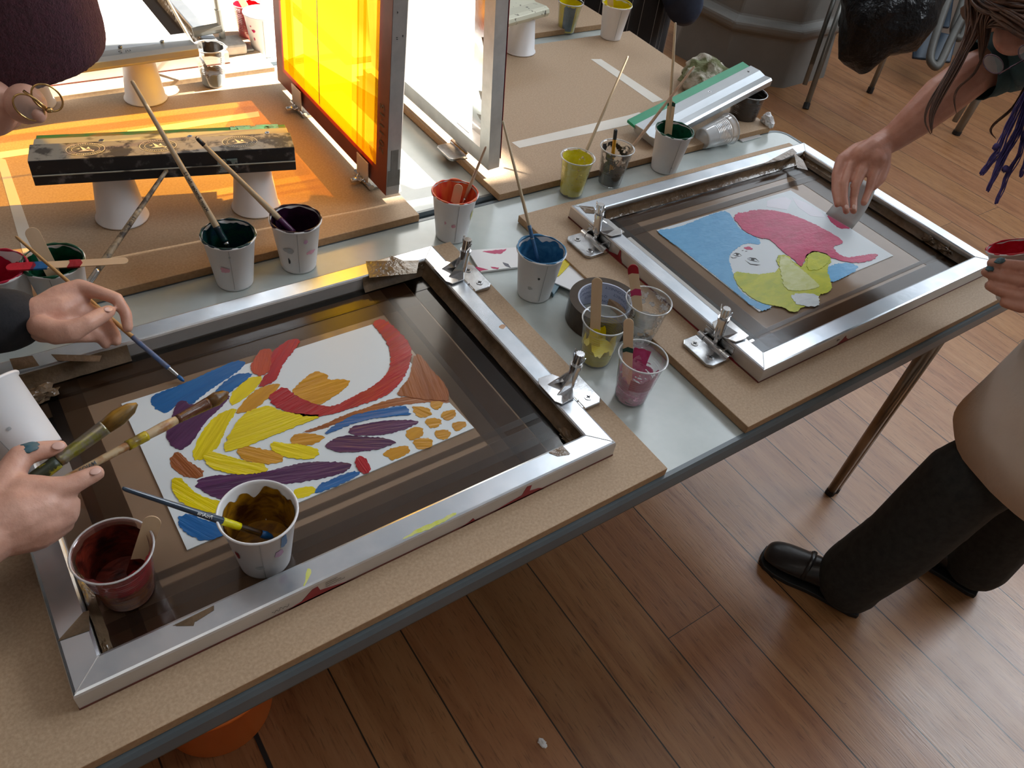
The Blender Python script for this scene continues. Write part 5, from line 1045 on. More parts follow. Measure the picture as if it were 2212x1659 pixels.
# trestle legs by the plinth, bin bag, stacked chairs
t = thing('trestle_stand', (3.814,1.85,-0), 'grey steel folding trestle legs holding the black bin bag', 'stand')
f1 = Vector((3.814,1.85,-0)); f2 = Vector((4.379,1.857,0)); top1 = Vector((4.029,2.023,0.5346)); top2 = Vector((4.407,1.891,0.6175))
for a, b in ((f1, top1), (f2, top2)):
    bm = BM(); atube(bm, [a, b], .014, 12); lg = part('leg', bm, M_tube, t, smooth=True); bm = BM(); atube(bm, [a, a + (b - a).normalized() * .03], .017, 12); part('foot_cap', bm, M_blackrubber, lg)
for k in (0, 1):
    bm = BM(); s_ = f1.lerp(top1, .20 + .17 * k) + Vector((-.05, .02, 0)); atube(bm, [s_, s_ + (top1 - f1).normalized() * .5], .012, 10); part('strut', bm, M_tube, t, smooth=True)
bm = BM(); prof = [((3.791,1.587,0.3249),0.035),((3.758,1.621,0.371),0.1),((3.809,1.645,0.4533),0.185),((3.864,1.682,0.5189),0.225),((3.928,1.713,0.586),0.22),((4.027,1.784,0.6785),0.2)]
chain = [(Vector(p), r) for p, r in prof]; atube(bm, [Vector(p) for p, r in prof], [r for p, r in prof], 40)
bmesh.ops.subdivide_edges(bm, edges=list(bm.edges), cuts=2, use_grid_fill=True)
for v in bm.verts: v.co += Vector((pnoise(v.co * 7), pnoise(v.co * 7 + Vector((5, 0, 0))), pnoise(v.co * 6 + Vector((0, 9, 0))))) * .045
o = finish('bin_bag', bm, M_bag, None, smooth=True); tag(o, 'black plastic bin bag hanging at the top right', 'bin bag')
def stack_chair(loops, panels, label):
    t = thing('stacking_chair', loops[0][2], label, 'chair', 'blue stacking chairs')
    for path in loops:
        bm = BM(); P0 = [Vector(p) for p in path]; fine = []
        for i in range(len(P0) - 1):
            a, b = P0[i], P0[i + 1]; pa = P0[max(i - 1, 0)]; pb = P0[min(i + 2, len(P0) - 1)]
            for j in range(6):
                q = j / 6; fine.append(.5 * ((2 * a) + (b - pa) * q + (2 * pa - 5 * a + 4 * b - pb) * q * q + (3 * a - pa - 3 * b + pb) * q ** 3))
        fine.append(P0[-1]); atube(bm, fine, .022, 12); part('leg_loop', bm, mat('chair_tube_dark', (.085, .085, .078), (.12, .12, .11), 8, .5, .2), t, smooth=True)
    for nm, pts in panels:
        bm = BM(); vs = [bm.verts.new(p) for p in pts]; bm.faces.new(vs); o = part(nm, bm, M_bluefab, t); so = o.modifiers.new('th', 'SOLIDIFY'); so.thickness = .02; bv = o.modifiers.new('bv', 'BEVEL'); bv.width = .008; bv.segments = 3
stack_chair([[(4.95,1.975,0.5048), (4.808,1.874,0.3304), (4.709,1.791,0.2), (4.703,1.747,0.162), (4.734,1.73,0.1702), (4.859,1.795,0.3045), (5.092,1.901,0.5436)]],
            [('seat', [(4.807,2.001,0.2565), (4.986,1.835,0.2494), (4.904,1.759,0.1359), (4.734,1.897,0.127)]), ('backrest', [(4.931,2.189,0.4844), (5.117,2.063,0.513), (4.975,1.888,0.2825), (4.829,2.005,0.2739)])],
            'blue chair with a grey looped tube leg, nearest the bin bag')
stack_chair([[(5.225,2.032,0.4908), (5.112,1.948,0.3502), (5.045,1.898,0.266), (5.043,1.858,0.234), (5.071,1.844,0.2419), (5.141,1.883,0.3195), (5.296,1.984,0.5017)]],
            [('backrest', [(5.272,2.114,0.4857), (5.429,2.008,0.5099), (5.27,1.814,0.2533), (5.143,1.919,0.2479)])],
            'blue chair behind the first, its smaller grey loop by the hair')
t = thing('folding_chair', (4.437,1.33,0), 'grey tubular chair leg standing on the floor under the reaching arm', 'chair')
a = Vector((4.437,1.33,0)); b = Vector((4.448,1.322,0.3499)); bm = BM(); atube(bm, [a, b], .020, 12); lg = part('leg', bm, M_tube, t, smooth=True)
bm = BM(); atube(bm, [a, a + (b - a).normalized() * .02], .022, 12); part('foot_cap', bm, M_blackrubber, lg)
a2 = Vector((4.313,1.319,0.1)); bm = BM(); atube(bm, [a2, a2 + (b - a)], .014, 12); part('strut', bm, M_tube, t, smooth=True)

# ------------------------------------------------------------------ PEOPLE
def nail(parent, p, d, up, r=.0045):
    p, d, up = Vector(p), Vector(d).normalized(), Vector(up).normalized(); s = d.cross(up).normalized(); up = s.cross(d)
    bm = BM(); blob(bm, p, r, r * 1.25, .0012, 1, 0, mat3=Matrix(((s.x, d.x, up.x), (s.y, d.y, up.y), (s.z, d.z, up.z)))); part('fingernail', bm, M_nail, parent, smooth=True)
# ---- left person: paints with the thin brush, holds two brushes and a cup
pl = thing('person', (-.42, .42, 0), 'person at the left in a maroon fleece hat and glasses, painting with a thin brush', 'person')
shL, shR = (-.40, .22, 1.22), (-.22, .70, 1.22)
arm1 = [[(shR, .055), ((-.24, .70, .98), .045), ((0.0563,0.6288,0.87), .033), ((0.1108,0.6188,0.866), .026), ((0.1356,0.6092,0.866), .026)]]
hand1 = [
  [((0.1108,0.6188,0.866),0.025),((0.1373,0.6122,0.87),0.026),((0.1646,0.6129,0.87),0.024),((0.1887,0.6252,0.868),0.019)],
  [((0.1398,0.6167,0.876),0.018),((0.1708,0.629,0.88),0.017),((0.1987,0.6346,0.882),0.014),((0.2204,0.6126,0.882),0.01),((0.2387,0.5968,0.876),0.0095),((0.2429,0.5773,0.86),0.0088),((0.2386,0.5627,0.846),0.0078)],     # index finger
  [((0.1378,0.6033,0.868),0.02),((0.1677,0.6082,0.862),0.017),((0.201,0.6095,0.856),0.012),((0.2143,0.5952,0.846),0.0095),((0.2205,0.5755,0.83),0.0085),((0.2191,0.5653,0.824),0.0075)],                     # middle
  [((0.1347,0.5958,0.862),0.018),((0.1621,0.5902,0.856),0.016),((0.1898,0.5862,0.846),0.011),((0.2006,0.5792,0.832),0.009),((0.2039,0.5683,0.822),0.0075)],
  [((0.1326,0.5908,0.858),0.017),((0.1584,0.5806,0.85),0.014),((0.1788,0.5762,0.842),0.01),((0.1902,0.5808,0.832),0.0085),((0.1986,0.5842,0.826),0.007)],
  [((0.132,0.5768,0.878),0.017),((0.1478,0.5576,0.876),0.018),((0.1669,0.5465,0.88),0.016),((0.1895,0.5491,0.884),0.0125),((0.2064,0.5617,0.88),0.012),((0.2224,0.5756,0.874),0.0095)]]                       # thumb
arm2 = [[(shL, .055), ((-.28, .16, .98), .045), ((-0.0293,0.2309,0.885), .038), ((0.0155,0.2496,0.88), .033)]]
hand2 = [
  [((-0.003,0.2414,0.882),0.033),((0.0207,0.2537,0.88),0.033),((0.0493,0.2591,0.88),0.036),((0.0702,0.2602,0.878),0.03),((0.0827,0.2583,0.872),0.024)],
  [((0.0261,0.2742,0.886),0.026),((0.06,0.2756,0.89),0.024),((0.0847,0.2663,0.892),0.017),((0.1014,0.2648,0.892),0.0125),((0.1179,0.268,0.892),0.011),((0.1315,0.2718,0.89),0.0098)],             # index, pointing right
  [((0.0313,0.2439,0.876),0.024),((0.0627,0.2437,0.872),0.022),((0.0865,0.2516,0.864),0.016),((0.0945,0.2754,0.85),0.0115),((0.0883,0.3059,0.842),0.0095),((0.0772,0.3255,0.842),0.0085)],             # middle, curled under the cup
  [((0.0294,0.2427,0.87),0.022),((0.0591,0.2393,0.862),0.019),((0.0805,0.2514,0.85),0.0135),((0.0844,0.2816,0.838),0.0105),((0.0743,0.31,0.834),0.009),((0.063,0.3264,0.836),0.008)],
  [((0.0278,0.2462,0.862),0.02),((0.0526,0.2435,0.852),0.016),((0.0703,0.2523,0.842),0.0115),((0.0706,0.2788,0.832),0.0095),((0.0612,0.301,0.83),0.008)],
  [((0.0211,0.2682,0.888),0.026),((0.0388,0.2859,0.894),0.022),((0.0527,0.3083,0.9),0.0165),((0.0661,0.3229,0.904),0.014),((0.0851,0.3234,0.902),0.0118),((0.105,0.3215,0.898),0.01)]]                   # thumb across the cup
torso = [[((-.55, .42, .55), .15), ((-.52, .42, .85), .155), ((-.42, .44, 1.10), .15), ((-.30, .46, 1.24), .10), ((-.13, .50, 1.27), .055)], [((-.52, .32, .85), .09), ((-.52, .30, .45), .07), ((-.53, .28, .08), .05), ((-.40, .27, .04), .04)], [((-.52, .54, .85), .09), ((-.52, .56, .45), .07), ((-.53, .57, .08), .05), ((-.40, .58, .04), .04)],
         [((-.30, .44, 1.2), .08), (shL, .06)], [((-.30, .48, 1.2), .08), (shR, .06)]]
HC = Vector((0.1617,0.6894,1.218)); 
hd = [(tuple(HC + Vector((0, 0, -.01))), .074, .082, .100, None), ((0.1607,0.5955,1.188), .036, .036, .036, None), ((0.1994,0.5533,1.203), .022, .024, .022, None), ((0.2056,0.5252,1.204), .010, .012, .011, None)]
bodyL = organic('body', arm1 + hand1 + arm2 + hand2 + torso + [[((-.13, .50, 1.27), .055), (tuple(HC + Vector((-.03, 0, -.06))), .05)]], M_skin, pl, voxel=.0032, sm=3, blobs=hd)
sleeves = [[(Vector(a), r + .012) for a, r in ch] for ch in ([arm1[0][0:2] + [((0.0563,0.6288,0.87), .036), ((0.1012,0.6234,0.866), .034)]])]
o = organic('sweater', sleeves + [[(Vector(a), r + .012) for a, r in [arm2[0][0], arm2[0][1], ((-0.0374,0.2323,0.885), .040)]]] + [[(Vector(a), r + .02) for a, r in torso[0][1:4]]] + [[(Vector(a), r + .015) for a, r in ch] for ch in torso[3:]], M_sleeve, pl, voxel=.008, sm=2); o['label'] = 'black knitted sweater'
o = organic('trousers', [[(Vector(a), r + .015) for a, r in ch[:3]] for ch in torso[1:3]] + [[((-.55, .42, .60), .16), ((-.52, .42, .85), .165)]], M_blackcloth, pl, voxel=.012)
# hat: a soft cloche around the head
bm = BM(); n = 64; axis = Vector((-.02, .0, 1)).normalized(); base = Vector((0.1691,0.5525,1.218)) + Vector((-.012, .02, .004)); rings = []
hcx = Vector((0.1842,0.6013,1.208)); 
for z, r in ((.0, .086), (-.004, .097), (.004, .105), (.018, .109), (.05, .112), (.09, .113), (.13, .112), (.16, .104), (.185, .084), (.20, .05), (.206, .015)):
    rings.append([bm.verts.new(Vector((0, 0, z)) + Vector((math.cos(6.2832 * k / n), math.sin(6.2832 * k / n), 0)) * r * (1 + .012 * pnoise(Vector((math.cos(6.2832 * k / n) * 2, math.sin(6.2832 * k / n) * 2, z * 9))))) for k in range(n)])
for a, b in zip(rings, rings[1:]):
    for k in range(n): bm.faces.new((a[k], a[(k + 1) % n], b[(k + 1) % n], b[k]))
bm.faces.new(rings[-1])
HATC = Vector((0.2168,0.6962,1.267)); 
Rm = Matrix.Translation(HATC + Vector((0, 0, -.075))) @ Matrix.Rotation(math.radians(-6), 4, 'Y') @ Matrix.Rotation(math.radians(-4), 4, 'X')
for v in bm.verts: v.co = Rm @ v.co
hat = part('hat', bm, M_fleece, pl, smooth=True); hat['label'] = 'maroon fleece hat'
sm_ = hat.modifiers.new('s', 'SUBSURF'); sm_.levels = 1; sm_.render_levels = 2
tex = bpy.data.textures.new('fleece', 'CLOUDS'); tex.noise_scale = .0035
dm = hat.modifiers.new('fuzz', 'DISPLACE'); dm.texture = tex; dm.strength = .003; dm.texture_coords = 'GLOBAL'
# glasses
def lens_ring(bm, c, rx, ry, nrm, upv, r=.0011, n=28):
    nrm = Vector(nrm).normalized(); s = nrm.cross(Vector(upv)).normalized(); u_ = s.cross(nrm)
    pts = [Vector(c) + s * rx * math.cos(6.2832 * k / n) + u_ * ry * math.sin(6.2832 * k / n) for k in range(n + 1)]; atube(bm, pts, r, 8, caps=False); return pts
M_lens = clearmat('spectacle_lens', tint=(.80, .72, .62), gloss=.45, haze=.08, hazecol=(.4, .3, .25)); M_gold = mat('glasses_gold', (.55, .35, .14), None, rough=.2, metal=1)
gl = None
vC = Vector(CAM_LOC)
for (c, rx, ry) in (((0.2194,0.5186,1.223), .0165, .0125), ((0.1991,0.5191,1.215), .0165, .0115)):
    bm = BM(); nr = (vC - Vector(c)) + Vector((.1, .1, -.3)); p = lens_ring(bm, c, rx, ry, nr, cu.lerp(cr, .5)); f = part('glasses_rim', bm, M_gold, pl, smooth=True)
    bm = BM(); bm.faces.new([bm.verts.new(q) for q in p[:-1]]); part('lens', bm, M_lens, f)
bm = BM(); atube(bm, [Vector((0.2149,0.4957,1.219)), Vector((0.2074,0.5009,1.23)), Vector((0.1981,0.5082,1.239))], [.0022, .0015, .0015], 8); blob(bm, (0.216,0.4958,1.22), .0035, .0035, .003, 2, .2); part('glasses_temple', bm, M_gold, pl, smooth=True)
# the cup and the brushes held in the left hand
paper_cup((0, 0, 0), 'white paper cup held in the left person\'s hand at the left edge', 'white paper paint cups', None, stains=((240, .88, .008, .004, ST_P), (262, .55, .002, .002, ST_G), (275, .42, .003, .002, ST_G)), h=.100, rt=.0455, rb=.033, name='paper_cup')
hc = [o for o in col.objects if o.name.startswith('paper_cup') and o.location.length < 1e-6][-1]
cb_ = Vector((0.0775,0.3721,0.845)); ct_ = cb_ + Vector((-.030, .070, .062)); place(hc, cb_, ct_ - cb_, 0)
brush((0.2004,0.3358,0.915), (0.0735,0.3013,0.885), 'thick brush tipped with ochre and green paint, upper of the two held', r=.0075, m=M_black, ferrule=mat('ferrule_limey', (.28, .25, .20), (.25, .24, .03), 40, .3, .7, lo=.48, hi=.6), bristle=mat('bristle_ochre', (.34, .17, .01), (.09, .05, .01), 60, .4, 0, .8, 120, stretch=(1, 1, .2)), bl=.045, fl=.062, brr=.0095, group='brushes held by the left person', inky=(.108, .16, mat('handle_lime_spots', (.02, .03, .015), (.35, .33, .02), 45, .4, lo=.5, hi=.56)))
brush((0.3177,0.3683,0.85), (0.0888,0.2815,0.885), 'long wooden brush with brown paint head, lower of the two held in hand', r=.0058, m=mat('handle_smeared', (.46, .34, .20), (.30, .13, .04), 22, .35, lo=.5, hi=.58), ferrule=paint('brown_wet', (.11, .035, .008), (.06, .015, .004)), bristle=mat('bristle_brown', (.16, .07, .01), (.05, .02, .005), 60, .3, 0, .8, 120), bl=.034, fl=.050, brr=.0085, group='brushes held by the left person', inky=(.128, .155, mat('yellow_smear_solid', (.55, .42, .0), (.16, .10, .01), 60, .3)), text=('MAJOR', .21, .007, M_ink))
nail(pl, (0.221,0.565,0.886), Vector((0.2224,0.5756,0.874)) - Vector((0.2064,0.5617,0.88)), (0, -.3, 1), .0055)
nail(pl, (0.1313,0.266,0.9), Vector((0.1315,0.2718,0.89)) - Vector((0.1179,0.268,0.892)), (0, -.1, 1), .005)
nail(pl, (0.1052,0.3158,0.908), Vector((0.105,0.3215,0.898)) - Vector((0.0851,0.3234,0.902)), (0, -.2, 1), .0055)
bm = BM(); blob(bm, (0.0758,0.3227,0.913), .012, .008, .0035, 4, .35); part('paint_on_skin', bm, mat('blue_skin_stain', (.04, .12, .16), (.10, .16, .18), 60, .5), pl, smooth=True)['label'] = 'blue paint stain on the thumb'

# ---- right person: bends over the portrait screen
pr_ = thing('person', (1.72, -.22, 0), 'person in cream tunic and black trousers bending over the right screen with a card', 'person')
footA = [[((1.498,0.0076,0.028),0.03),((1.508,-0.0309,0.036),0.04),((1.534,-0.098,0.045),0.044),((1.582,-0.193,0.045),0.036)]]
ank = Vector((1.569,-0.1561,0.1)); knee = Vector((1.63, -.20, .48)); hipA = Vector((1.72, -.26, .88)); ank2 = Vector((1.93, -.30, .10)); knee2 = Vector((1.90, -.27, .48)); hipB = Vector((1.88, -.26, .88))
SL, SR = Vector((1.70, .04, 1.22)), Vector((1.97, .20, 1.22)); headc = Vector((2.043,0.3554,1.244))
handR = [
  [((1.85,0.389,0.945),0.031),((1.8,0.3885,0.93),0.0285),((1.77,0.3871,0.922),0.029),((1.746,0.3907,0.908),0.028),((1.736,0.3977,0.895),0.023)],
  [((1.788,0.3994,0.92),0.022),((1.767,0.4209,0.905),0.017),((1.718,0.4191,0.893),0.0125),((1.687,0.3983,0.873),0.01),((1.661,0.3707,0.855),0.0078),((1.641,0.3413,0.842),0.0068)],
  [((1.769,0.3843,0.918),0.022),((1.747,0.3973,0.902),0.017),((1.715,0.3902,0.892),0.0118),((1.679,0.3681,0.872),0.0092),((1.659,0.3431,0.853),0.008),((1.645,0.3173,0.838),0.007)],
  [((1.759,0.3708,0.918),0.022),((1.745,0.3766,0.902),0.017),((1.719,0.3636,0.892),0.0122),((1.693,0.3482,0.872),0.0098),((1.678,0.3312,0.853),0.0084),((1.663,0.3115,0.838),0.0074)],
  [((1.756,0.361,0.916),0.02),((1.75,0.3534,0.9),0.015),((1.732,0.3409,0.888),0.0105),((1.715,0.3261,0.868),0.0088),((1.69,0.312,0.852),0.0075)],
  [((1.777,0.3664,0.92),0.02),((1.773,0.3483,0.9),0.015),((1.756,0.3342,0.884),0.0115),((1.735,0.3307,0.87),0.009)]]
armR = [[(tuple(SR), .056), ((2.034,0.2938,1.14), .042), ((2.019,0.3328,1.112), .043), ((1.969,0.3478,1.092), .045), ((1.903,0.3629,1.035), .047), ((1.851,0.3697,0.985), .038), ((1.819,0.3834,0.94), .0290)]]
CUPB, CUPT = Vector((1.715,-0.0443,0.845)), Vector((1.703,0.0137,0.94))
handL = [
  [((1.693,-0.1118,0.955),0.034),((1.684,-0.0941,0.935),0.034),((1.674,-0.0835,0.92),0.03)],
  [((1.66,-0.075,0.945),0.02),((1.653,-0.0572,0.94),0.0125),((1.633,-0.0375,0.938),0.0112),((1.611,-0.0185,0.936),0.0105),((1.603,-0.0046,0.932),0.0092)],
  [((1.665,-0.0832,0.928),0.02),((1.646,-0.0731,0.922),0.013),((1.619,-0.0522,0.92),0.0115),((1.601,-0.0261,0.918),0.0108),((1.598,-0.0066,0.914),0.0092)],
  [((1.673,-0.0911,0.91),0.02),((1.641,-0.0916,0.905),0.013),((1.61,-0.0734,0.902),0.0115),((1.595,-0.0459,0.9),0.0105),((1.594,-0.026,0.898),0.009)],
  [((1.674,-0.0979,0.898),0.018),((1.638,-0.1025,0.89),0.012),((1.608,-0.0884,0.888),0.0105),((1.594,-0.0647,0.886),0.009)],
  [((1.667,-0.093,0.95),0.022),((1.686,-0.0552,0.965),0.015),((1.694,-0.0276,0.965),0.012)]]
armL = [[(tuple(SL), .060), ((1.92, -.16, 1.02), .048), ((1.714,-0.1209,0.965), .036), ((1.685,-0.099,0.94), .031)]]
legs = [[((1.76, -.26, .88), .075), ((1.70, -.235, .66), .062), (tuple(knee), .052), (tuple(ank), .040)], [(tuple(hipB), .075), (tuple(knee2), .055), (tuple(ank2), .040)]]
torsoR = [[((1.80, -.28, .90), .135), ((1.80, -.20, 1.05), .125), ((1.82, -.02, 1.18), .120), ((1.85, .10, 1.22), .10), (tuple(headc + Vector((0, -.09, .0))), .055), (tuple(headc), .05)], [((1.82, .05, 1.2), .10), (tuple(SL), .07)], [((1.84, .08, 1.2), .10), (tuple(SR), .07)]]
bodyR = organic('body', handR + armR + handL + armL + legs + torsoR, M_skin_r, pr_, voxel=.0030, sm=3,
   blobs=[(tuple(headc), .078, .095, .105, None), ((1.937,0.3018,1.189), .045, .040, .040, None)])
nail(pr_, (1.651,0.309,0.853), Vector((1.664,0.3132,0.838)) - Vector((1.678,0.3312,0.853)), (-.5, -.6, .4), .0045)
nail(pr_, (1.634,0.316,0.853), Vector((1.648,0.3199,0.838)) - Vector((1.663,0.3474,0.853)), (-.5, -.6, .4), .0045)
bm = BM(); blob(bm, (1.596,-0.0158,0.947), .014, .006, .004, 4, .4); blob(bm, (1.595,-0.0105,0.926), .012, .006, .004, 5, .4); part('paint_on_skin', bm, mat('blue_skin_stain', (.04, .12, .16)), pr_, smooth=True)['label'] = 'blue paint stain on the fingers'
o = organic('trousers', [[((1.74, -.26, .90), .11), ((1.72, -.25, .70), .090), ((1.685, -.235, .58), .080), ((1.64, -.20, .48), .088), ((1.60, -.185, .26), .084), (tuple(ank + Vector((.01, .0, .0))), .082), (tuple(ank + Vector((.015, -.005, -.035))), .078)],
                         [((1.88, -.28, .90), .125), ((1.90, -.28, .70), .105), ((1.91, -.28, .48), .088), ((1.92, -.29, .26), .080), ((1.93, -.30, .08), .078)]], M_blackcloth, pr_, voxel=.009, sm=4); o['label'] = 'loose black trousers'
# shoe
def shoe(toe, heel, label):
    toe, heel = Vector(toe), Vector(heel); d = (toe - heel); L = d.length; d.normalize(); s = Vector((0, 0, 1)).cross(d)
    bm = BM(); rings = []; secs = [(0, .030, .050, .02), (.02, .036, .075, .0), (.10, .036, .085, 0), (.14, .038, .075, 0), (.19, .046, .058, 0), (.23, .046, .046, 0), (.26, .038, .036, 0), (.275, .022, .024, 0)]
    for x, wd, ht, _ in secs:
        c = heel + d * (x * L / .275); ring = []
        for k in range(16):
            a = 6.2832 * k / 16; yy = math.cos(a) * wd; zz = math.sin(a); zz = ht * .5 + ht * .5 * zz if zz > 0 else ht * .5 * (1 + zz * 1.0)
            ring.append(bm.verts.new(c + s * yy + Vector((0, 0, max(.004, zz)))))
        rings.append(ring)
    for a, b in zip(rings, rings[1:]):
        for k in range(16): bm.faces.new((a[k], a[(k + 1) % 16], b[(k + 1) % 16], b[k]))
    bm.faces.new(rings[0]); bm.faces.new(rings[-1])
    o = part('shoe', bm, M_leather, pr_, smooth=True); sb_ = o.modifiers.new('s', 'SUBSURF'); sb_.levels = 1; sb_.render_levels = 2
    bm = BM(); L1 = []; 
    for x, wd, ht, _ in secs: L1.append((heel + d * (x * L / .275 * 1.0), wd + .003))
    pts = [(c + s * w_).to_2d() for c, w_ in L1] + [(heel + d * (L + .003)).to_2d()] + [(c - s * w_).to_2d() for c, w_ in L1[::-1]]
    aprism(bm, [(p.x, p.y) for p in pts], .0005, .014); sl = part('sole', bm, M_blackrubber, pr_, bevel=.002)
    sl.parent = o; sl.matrix_parent_inverse = o.matrix_world.inverted()
    bm = BM(); c = heel + d * L * .60; atube(bm, [c + s * .045 + Vector((0, 0, .03)), c + s * .02 + Vector((0, 0, .072)), c - s * .02 + Vector((0, 0, .072)), c - s * .045 + Vector((0, 0, .03))], .006, 10, flat=.5); st = part('strap', bm, M_leather, pr_, smooth=True); st.parent = o; st.matrix_parent_inverse = o.matrix_world.inverted()
    bm = BM(); q = c - s * .043 + Vector((0, 0, .040)); atube(bm, [q + d * .008, q + Vector((0, 0, .008)), q - d * .008, q - Vector((0, 0, .008)), q + d * .008], .0012, 8); bk = part('buckle', bm, M_chrome, pr_, smooth=True); bk.parent = o; bk.matrix_parent_inverse = o.matrix_world.inverted()
    return o
shoe((1.495,0.0283,0.015), (1.6,-0.2132,0.015), 'left')
shoe((1.87, -.10, .015), (1.935, -.345, .015), 'right')
# tunic
bm = BM(); n = 48; rings = []
for k_, (cx, cy, z, rx, ry) in enumerate(((1.790, -.285, .560, .230, .215), (1.790, -.285, .64, .222, .205), (1.795, -.285, .74, .212, .195), (1.80, -.28, .86, .20, .185), (1.80, -.25, .96, .19, .17), (1.80, -.20, 1.06, .18, .16), (1.82, -.08, 1.15, .18, .15), (1.84, .04, 1.20, .18, .13), (1.85, .12, 1.24, .12, .10))):
    rings.append([bm.verts.new((cx + math.cos(6.2832 * k / n) * rx * (1 + .03 * pnoise(Vector((math.cos(6.2832 * k / n) * 3, math.sin(6.2832 * k / n) * 3, z * 2)))), cy + math.sin(6.2832 * k / n) * ry, z + (.012 * pnoise(Vector((math.cos(6.2832 * k / n) * 2, math.sin(6.2832 * k / n) * 2, 1))) if k_ == 0 else 0))) for k in range(n)])
for a, b in zip(rings, rings[1:]):
    for k in range(n): bm.faces.new((a[k], a[(k + 1) % n], b[(k + 1) % n], b[k]))
o = part('tunic', bm, M_cream, pr_, smooth=True); o['label'] = 'cream cotton tunic'; so = o.modifiers.new('th', 'SOLIDIFY'); so.thickness = .003
o = organic('tshirt', [[(Vector(a), r + .016) for a, r in torsoR[0][:4]]] + [[(Vector(a), r + .016) for a, r in ch] for ch in torsoR[1:]] + [[(SR, .074), ((2.034,0.2938,1.14), .060)], [(SL, .078), (SL + Vector((.08, -.07, -.07)), .066)]], M_teal, pr_, voxel=.008, sm=4); o['label'] = 'dark teal t-shirt'
# short teal sleeves
for ch in ([tuple(SR), ((2.034,0.2938,1.14)), ((2.019,0.3328,1.112)), ((1.965,0.3488,1.09))], ):
    bm = BM(); pts = [Vector(p) for p in ch]; fine = []; 
    for a, b in zip(pts, pts[1:]):
        for k in range(4): fine.append(a.lerp(b, k / 4))
    fine.append(pts[-1]); nr = len(fine); atube(bm, fine, [.074 - .012 * i / nr + .0015 * math.sin(i * 2.1) for i in range(nr)], 24, caps=False)
    o = part('sleeve', bm, M_teal, pr_, smooth=True); o['label'] = 'short dark teal sleeve'; so = o.modifiers.new('th', 'SOLIDIFY'); so.thickness = .002
bm = BM(); atube(bm, [SL + Vector((0, .01, 0)), SL + Vector((.07, -.06, -.06)), SL + Vector((.12, -.12, -.12))], [.085, .072, .066], 24, caps=False); o = part('sleeve', bm, M_teal, pr_, smooth=True)
# hair: a cap plus hanging locks
bm = BM(); blob(bm, headc + Vector((.004, -.012, .022)), .094, .110, .108, 3, .10); blob(bm, (1.922,0.3512,1.224), .045, .05, .035, 5, .25); blob(bm, (1.917,0.3804,1.207), .022, .04, .028, 6, .3)
hairo = part('hair', bm, M_hair, pr_, smooth=True)
def lock(pts, r, nst, spread, seed, par):
    rnd = random.Random(seed); bm = BM(); P0 = [Vector(p) for p in pts]
    for k in range(nst):
        off = Vector((rnd.uniform(-1, 1), rnd.uniform(-1, 1), rnd.uniform(-1, 1))) * spread; out = []; fine = []
        for i in range(len(P0) - 1):
            a, b = P0[i], P0[i + 1]; pa = P0[max(i - 1, 0)]; pb = P0[min(i + 2, len(P0) - 1)]
            for j in range(4):
                t_ = j / 4; q = .5 * ((2 * a) + (b - pa) * t_ + (2 * pa - 5 * a + 4 * b - pb) * t_ * t_ + (3 * a - pa - 3 * b + pb) * t_ ** 3); fine.append(q)
        fine.append(P0[-1]); m_ = len(fine) - 1
        atube(bm, [q + off * math.sin(math.pi * min(1, .25 + i / m_ * .75)) for i, q in enumerate(fine)], [r * (1 - .65 * i / m_) for i in range(m_ + 1)], 6)
    return part('hair_lock', bm, M_hair, par, smooth=True)
lock([(1.918,0.4238,1.241), (1.893,0.3958,1.217), (1.872,0.3659,1.194), (1.84,0.3417,1.161), (1.8,0.3228,1.127)], .004, 24, .016, 10, hairo)
lock([(1.926,0.4024,1.23), (1.874,0.3625,1.186), (1.811,0.3275,1.138), (1.751,0.3013,1.091), (1.719,0.282,1.062), (1.703,0.2577,1.04)], .0024, 34, .0075, 1, hairo)
lock([(1.926,0.4024,1.23), (1.857,0.3499,1.165), (1.785,0.3217,1.115), (1.728,0.3009,1.076), (1.705,0.2821,1.053), (1.701,0.2575,1.038)], .0016, 14, .004, 2, hairo)
lock([(1.87,0.3116,1.151), (1.832,0.2937,1.126), (1.787,0.2885,1.106), (1.772,0.279,1.089), (1.766,0.2595,1.07)], .0009, 6, .003, 3, hairo)
lock([(1.893,0.2168,1.122), (1.848,0.2003,1.094), (1.808,0.2004,1.067), (1.8,0.1942,1.056), (1.804,0.1794,1.048)], .0010, 10, .003, 4, hairo)
lock([(1.883,0.2809,1.251), (1.864,0.3232,1.242), (1.883,0.3806,1.241), (1.921,0.4298,1.248)], .004, 40, .020, 8, hairo)
lock([(1.859,0.2431,1.22), (1.853,0.2789,1.229), (1.862,0.3328,1.234), (1.9,0.4021,1.241)], .004, 40, .014, 9, hairo)
lock([(1.908,0.3196,1.269), (1.877,0.3421,1.251), (1.87,0.3438,1.212), (1.868,0.3245,1.174), (1.859,0.3034,1.137)], .0028, 30, .010, 5, hairo)
lock([(1.883,0.2511,1.228), (1.859,0.2833,1.222), (1.854,0.3156,1.215), (1.858,0.3298,1.2)], .003, 20, .012, 6, hairo)
